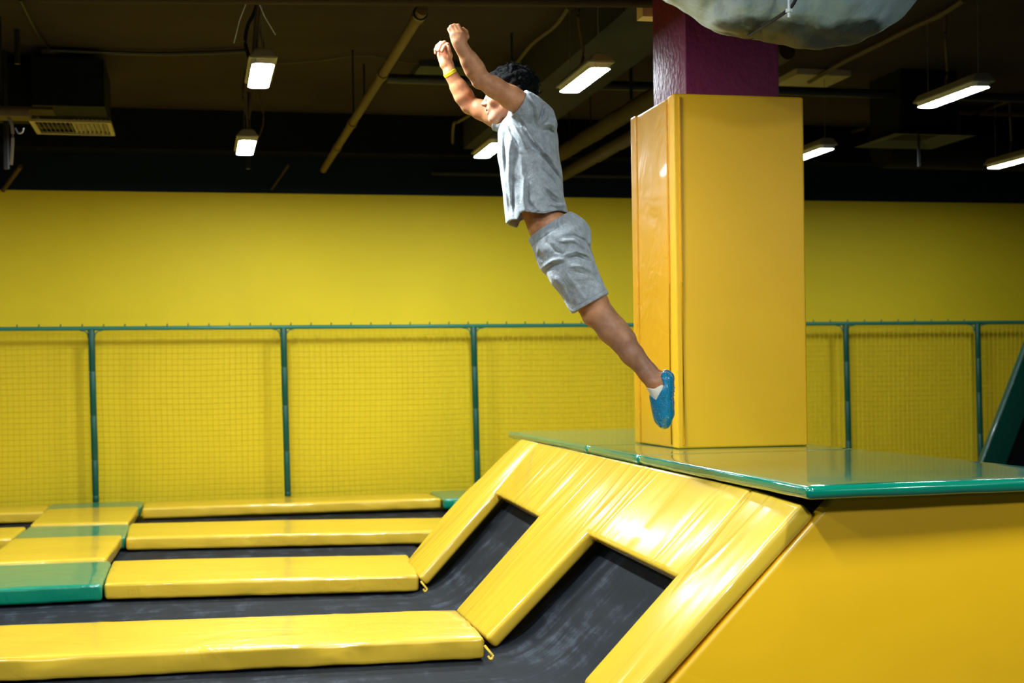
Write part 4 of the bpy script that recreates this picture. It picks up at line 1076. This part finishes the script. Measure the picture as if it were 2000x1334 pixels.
# neck opening
cn = L(1004, 222)
dn = np.array((-0.62, 0, 0.78)); nsd = (X-cn[0])*dn[0]+(Y-cn[1])*dn[1]+(Z-cn[2])*dn[2]
rad = np.sqrt((X-cn[0])**2+((Y-cn[1])*1.0)**2+(Z-cn[2])**2)
g.f = np.where((rad < 0.105) & (np.abs(Y) < 0.085), np.maximum(g.f, nsd), g.f).astype(np.float32)
shirt, _ = surfnet(g, 't_shirt', grey, person, 4)
# ---------- shorts
g = Grid((-0.08, -0.26, -0.44), (0.36, 0.25, 0.10), 0.0034)
chain(g, [L(1066, 434), L(1078, 450), L(1094, 472), L(1098, 500)], [0.098, 0.102, 0.118, 0.112], 0.03, 1.42)
ell(g, L(1112, 462, -0.07), (0.092, 0.085, 0.100), 0.03); ell(g, L(1112, 462, 0.07), (0.092, 0.085, 0.10), 0.03)
for yy, kk, dd in ((-0.10, kn_n, 0), (0.10, kn_f, 3)):
    chain(g, [L(1098+dd, 480, yy*0.95), L(1118+dd, 530, yy), L(1146+dd*0.4, 582, yy), L(1164+dd*0.4, 615, yy)], [0.112, 0.100, 0.088, 0.088], 0.03, 1.08)
folds(g, [
 ([(1098, 466), (1120, 462), (1142, 470), (1155, 484)], 0.006, -0.010), ([(1096, 474), (1120, 472), (1144, 486)], 0.007, 0.010),
 ([(1103, 500), (1124, 492), (1148, 500), (1158, 512)], 0.006, 0.011), ([(1104, 508), (1126, 503), (1150, 514)], 0.006, -0.010),
 ([(1060, 520), (1080, 510), (1102, 508)], 0.006, 0.009), ([(1064, 530), (1084, 520), (1106, 514)], 0.005, -0.008),
 ([(1115, 522), (1135, 522), (1156, 532)], 0.007, 0.010), ([(1118, 532), (1140, 538), (1165, 552)], 0.006, -0.009),
 ([(1136, 538), (1158, 546), (1178, 562)], 0.007, 0.010), ([(1050, 470), (1048, 500), (1060, 520)], 0.008, 0.007),
 ([(1090, 420), (1086, 440), (1092, 455)], 0.004, -0.006), ([(1098, 418), (1094, 436), (1100, 450)], 0.004, -0.006),
 ([(1108, 540), (1124, 560), (1140, 585)], 0.008, 0.005), ([(1080, 540), (1098, 560), (1112, 590)], 0.008, 0.005),
 ([(1036, 480), (1075, 455), (1110, 432)], 0.003, -0.0044), ([(1118, 603), (1150, 586), (1189, 563)], 0.0025, -0.0035),
 ([(1067, 457), (1070, 476), (1085, 494), (1100, 498)], 0.0028, -0.007)])
noise3(g, 0.0032, 50, 9)
g.f = np.maximum(g.f, -(g.f+0.0115))
px_, py_ = pixgrid(g)
X, Y, Z = g.ax[0][:, None, None], g.ax[1][None, :, None], g.ax[2][None, None, :]
# waistband cut: line (1034,466)-(1110,418)
wx = (py_-466)*(1110-1034)-(px_-1034)*(418-466); wx = -wx/90.0*S
g.f = np.maximum(g.f, wx.astype(np.float32))
hx = (py_-612)*(1193-1120)-(px_-1120)*(571-612); hx = hx/83.7*S
g.f = np.maximum(g.f, hx.astype(np.float32))
shorts, _ = surfnet(g, 'shorts', grey, person, 4)
# waistband and hem stitching
def ring(name, c, ax1, ax2, r1, r2, tr, m, n=48, h=None):
    bm = bmesh.new(); ax1 = Vector(ax1).normalized(); ax2 = Vector(ax2).normalized(); nn_ = ax1.cross(ax2)
    rs = []
    for i in range(n):
        a = 2*math.pi*i/n; q = Vector(c)+ax1*r1*math.cos(a)+ax2*r2*math.sin(a); o_ = (ax1*math.cos(a)+ax2*math.sin(a))
        hh = h or tr
        rs.append([bm.verts.new(q+o_*tr*x+nn_*hh*z) for x, z in ((-1, -1), (1, -0.8), (1, 0.8), (-1, 1))])
    for i in range(n):
        for k in range(4): bm.faces.new((rs[i][k], rs[i][(k+1) % 4], rs[(i+1) % n][(k+1) % 4], rs[(i+1) % n][k]))
    o = from_bm(name, bm, m, person, True); smooth_angle(o, 40); return o
# ---------- wristband on the far wrist
wa = (wr_f-el_f)/np.linalg.norm(wr_f-el_f); wc = mid(el_f, wr_f, 0.97)
s1 = np.cross(wa, (0, 1, 0)); s1 /= np.linalg.norm(s1); s2 = np.cross(wa, s1)
ring('wristband', wc, s1, s2, 0.0305, 0.0300, 0.0012, mat('wristband_yellow', (0.90, 0.66, 0.01), 0.35), h=0.0085)
# ---------- hair
g = Grid((-0.30, -0.14, 0.42), (0.05, 0.14, 0.76), 0.0034)
ell(g, H(-0.020, 0, 0.038), (0.103, 0.092, 0.090), 0.01); ell(g, H(-0.040, 0, 0.0), (0.090, 0.090, 0.085), 0.02)
ell(g, H(0.050, 0, 0.078), (0.050, 0.070, 0.034), 0.02)
rr = random.Random(5)
cp, cq = [], []
for i in range(420):
    th, ph = rr.uniform(-math.pi, math.pi), rr.uniform(-0.6, 1.5)
    d = np.array((math.cos(ph)*math.cos(th), math.cos(ph)*math.sin(th), math.sin(ph)))
    c = H(-0.022, 0, 0.030)+np.array((-d[0]*0.100, d[1]*0.086, d[2]*0.090))
    f_ = d[0]
    if c[2]-HO[2] < 0.045 and f_ > 0.25: continue
    if c[2]-HO[2] < -0.055: continue
    if f_ > 0.05 and c[2]-HO[2] < 0.0: continue
    r = rr.uniform(0.009, 0.019); c = c+np.array((-d[0], d[1], d[2]))*rr.uniform(-0.002, 0.010)
    ell(g, c, (r*rr.uniform(.7, 1.3), r*rr.uniform(.7, 1.3), r*rr.uniform(.7, 1.3)), 0.003)
# keep the face clear
ell(g, H(0.105, 0, -0.035), (0.060, 0.09, 0.078), 0.01, 'd'); ell(g, H(0.030, 0, -0.100), (0.090, 0.10, 0.070), 0.01, 'd')
hm = mat('hair_black', (0.004, 0.0038, 0.0045), 0.55, spec=0.08)
bump(hm, [(noise_tex(hm, coords(hm, 'Object'), 70, 5, 0.7, 1.5), 0.9, 0.010)])
hair, _ = surfnet(g, 'hair', hm, person, 0)
bm = bmesh.new()
for i in range(240):                                   # loose curls standing out of the mass
    th, ph = rr.uniform(-math.pi, math.pi), rr.uniform(-0.5, 1.5)
    d = np.array((math.cos(ph)*math.cos(th), math.cos(ph)*math.sin(th), math.sin(ph)))
    c = H(-0.024, 0, 0.034)+np.array((-d[0]*0.106, d[1]*0.090, d[2]*0.094))
    if (c[2]-HO[2] < 0.050 and d[0] > 0.2) or c[2]-HO[2] < -0.045: continue
    out = Vector((-d[0], d[1], d[2])); a = out.orthogonal().normalized(); b = out.cross(a); R_ = rr.uniform(0.006, 0.012); ph0 = rr.uniform(0, 6)
    dr = Vector((rr.uniform(-1, 1), rr.uniform(-1, 1), rr.uniform(-1.2, 0.6)))*0.012
    pts = [Vector(c)+out*(0.002+0.016*t)+dr*t+(a*math.cos(ph0+t*6.5)+b*math.sin(ph0+t*6.5))*R_*(1-0.4*t) for t in np.linspace(0, 1, 9)]
    tube_bm(bm, pts, 0.0016, 4, rfun=lambda j: 0.0034*(1-j/11))
cur = from_bm('curls', bm, hm, hair, True)
# ---------- socks and shoes
sockm = mat('sock_white', (0.72, 0.66, 0.55), 0.85); bump(sockm, [(noise_tex(sockm, coords(sockm), 220, 2), 0.4, 0.001)])
def shoe_mat():
    m = mat('blue_rubber', (0.005, 0.16, 0.32), 0.22, coat=0.4)
    v = nd(m, 'ShaderNodeTexVoronoi'); v.inputs['Scale'].default_value = 150; v.inputs['Randomness'].default_value = 0.15
    lk(m, coords(m), v.inputs['Vector'])
    r_ = ramp(m, v.outputs['Distance'], [(0.15, (0, 0, 0)), (0.45, (1, 1, 1))]); bump(m, [(r_, 0.8, 0.0022)])
    base(m, ramp(m, v.outputs['Distance'], [(0.10, (0.004, 0.08, 0.17)), (0.40, (0.006, 0.19, 0.36))]))
    return m
shm = shoe_mat(); solm = mat('blue_sole', (0.004, 0.12, 0.24), 0.4)
for an, dx, dy in ((an_n, 0, 0), (an_f, 3, -4)):
    b = lambda px, py, o_=0.0: L(px+dx, py+dy, an[1]+o_)
    c = b(1290, 780)
    g = Grid(c+np.array((-0.10, -0.08, -0.17)), c+np.array((0.10, 0.08, 0.16)), 0.003)
    chain(g, [an+(kn_n-an_n)*0.03, b(1287, 765), b(1290, 785)], [0.0385, 0.040, 0.036], 0.01)
    cap(g, b(1297, 742), b(1293, 785), 0.036, 0.034, 0.02)
    X, Y, Z = g.ax[0][:, None, None], g.ax[1][None, :, None], g.ax[2][None, None, :]
    p0, p1 = b(1260, 757), b(1293, 748)
    # collar line dips over the ankle bone
    qx = (X-p0[0])*(-(p1[2]-p0[2]))+(Z-p0[2])*(p1[0]-p0[0]); qx = qx/np.linalg.norm((p1-p0)[[0, 2]])
    sag = 0.014*np.exp(-((X-(p0[0]+p1[0])/2)/0.022)**2)
    g.f = np.maximum(g.f, (qx+sag).astype(np.float32)); sk, _ = surfnet(g, 'sock', sockm, person, 1)
    g = Grid(c+np.array((-0.12, -0.09, -0.18)), c+np.array((0.12, 0.09, 0.18)), 0.003)
    chain(g, [b(1297, 743), b(1294, 765), b(1295, 792), b(1297, 812), b(1296, 825)], [0.0405, 0.042, 0.040, 0.036, 0.027], 0.02, 1.12)
    cap(g, b(1284, 775), b(1290, 815), 0.036, 0.030, 0.02, 1.1)
    cap(g, b(1291, 826, -0.018), b(1292, 830, -0.02), 0.014, 0.012, 0.01); cap(g, b(1299, 828, 0.0), b(1300, 829, 0.01), 0.022, 0.018, 0.01)
    # opening of the shoe: a V down the instep
    X, Y, Z = g.ax[0][:, None, None], g.ax[1][None, :, None], g.ax[2][None, None, :]
    def half(pa, pb_):   # >0 on the left side of pa->pb in x,z
        return ((pb_[0]-pa[0])*(Z-pa[2])-(pb_[2]-pa[2])*(X-pa[0]))/np.linalg.norm((pb_-pa)[[0, 2]])
    A_, B_, C_, D_ = b(1268, 771), b(1279.5, 781), b(1295, 752), b(1285, 722)
    op = np.minimum(np.minimum(half(A_, B_), half(B_, C_)), np.maximum(half(C_, D_), half(B_, C_)-0.03))
    inner = g.f+0.004
    g.f = np.maximum(g.f, np.minimum(op, 0.03)).astype(np.float32)
    # flat tread side
    t0, t1 = b(1317, 733), b(1312, 812); tr = half(t0, t1)
    shoe, _ = surfnet(g, 'shoe', shm, person, 1)
    # ribbed sole strip under the arch
    for i in range(7):
        t = i/6; e0 = b(1311.5-0.4*i, 764+i*7.5, -0.040); e1 = b(1315-0.5*i, 761+i*7.5, 0.0); e2 = b(1311.5-0.4*i, 764+i*7.5, 0.040)
        tb = tube('sole_rib', spline([e0, e1, e2], 4), 0.0022, solm, None, n=5); tb.parent = shoe
#ENDPERSON#
# ================================================================ CAMERA
cd = bpy.data.cameras.new('camera'); cam = bpy.data.objects.new('camera', cd); C.objects.link(cam)
cd.sensor_width = 36; cd.lens = F/2000*36; cd.shift_y = (HY-667)/2000.0
R0 = Vector((ca, -sa, 0)); F0 = Vector((sa, ca, 0)); U0 = Vector((0, 0, 1))
# image-down is (sin RO, cos RO) in the frame: roll about the view axis
cr, sr = math.cos(RO), math.sin(RO)
Rc = R0*cr - U0*sr*1.0
Uc = R0*sr + U0*cr
Mx = Matrix((Rc, Uc, -F0)).transposed().to_4x4(); Mx.translation = CAM
cam.matrix_world = Mx
cd.clip_end = 100; cd.dof.use_dof = True; cd.dof.focus_distance = 6.3; cd.dof.aperture_fstop = 3.2
sc.camera = cam
w = bpy.data.worlds.new('world'); sc.world = w; w.use_nodes = True
w.node_tree.nodes['Background'].inputs[0].default_value = (0.02, 0.022, 0.025, 1)
w.node_tree.nodes['Background'].inputs[1].default_value = 0.5
sc.view_settings.view_transform = 'Standard'; sc.view_settings.look = 'None'
sc.view_settings.exposure = 1.88
sc.view_settings.gamma = 1; sc.view_settings.use_curve_mapping = False
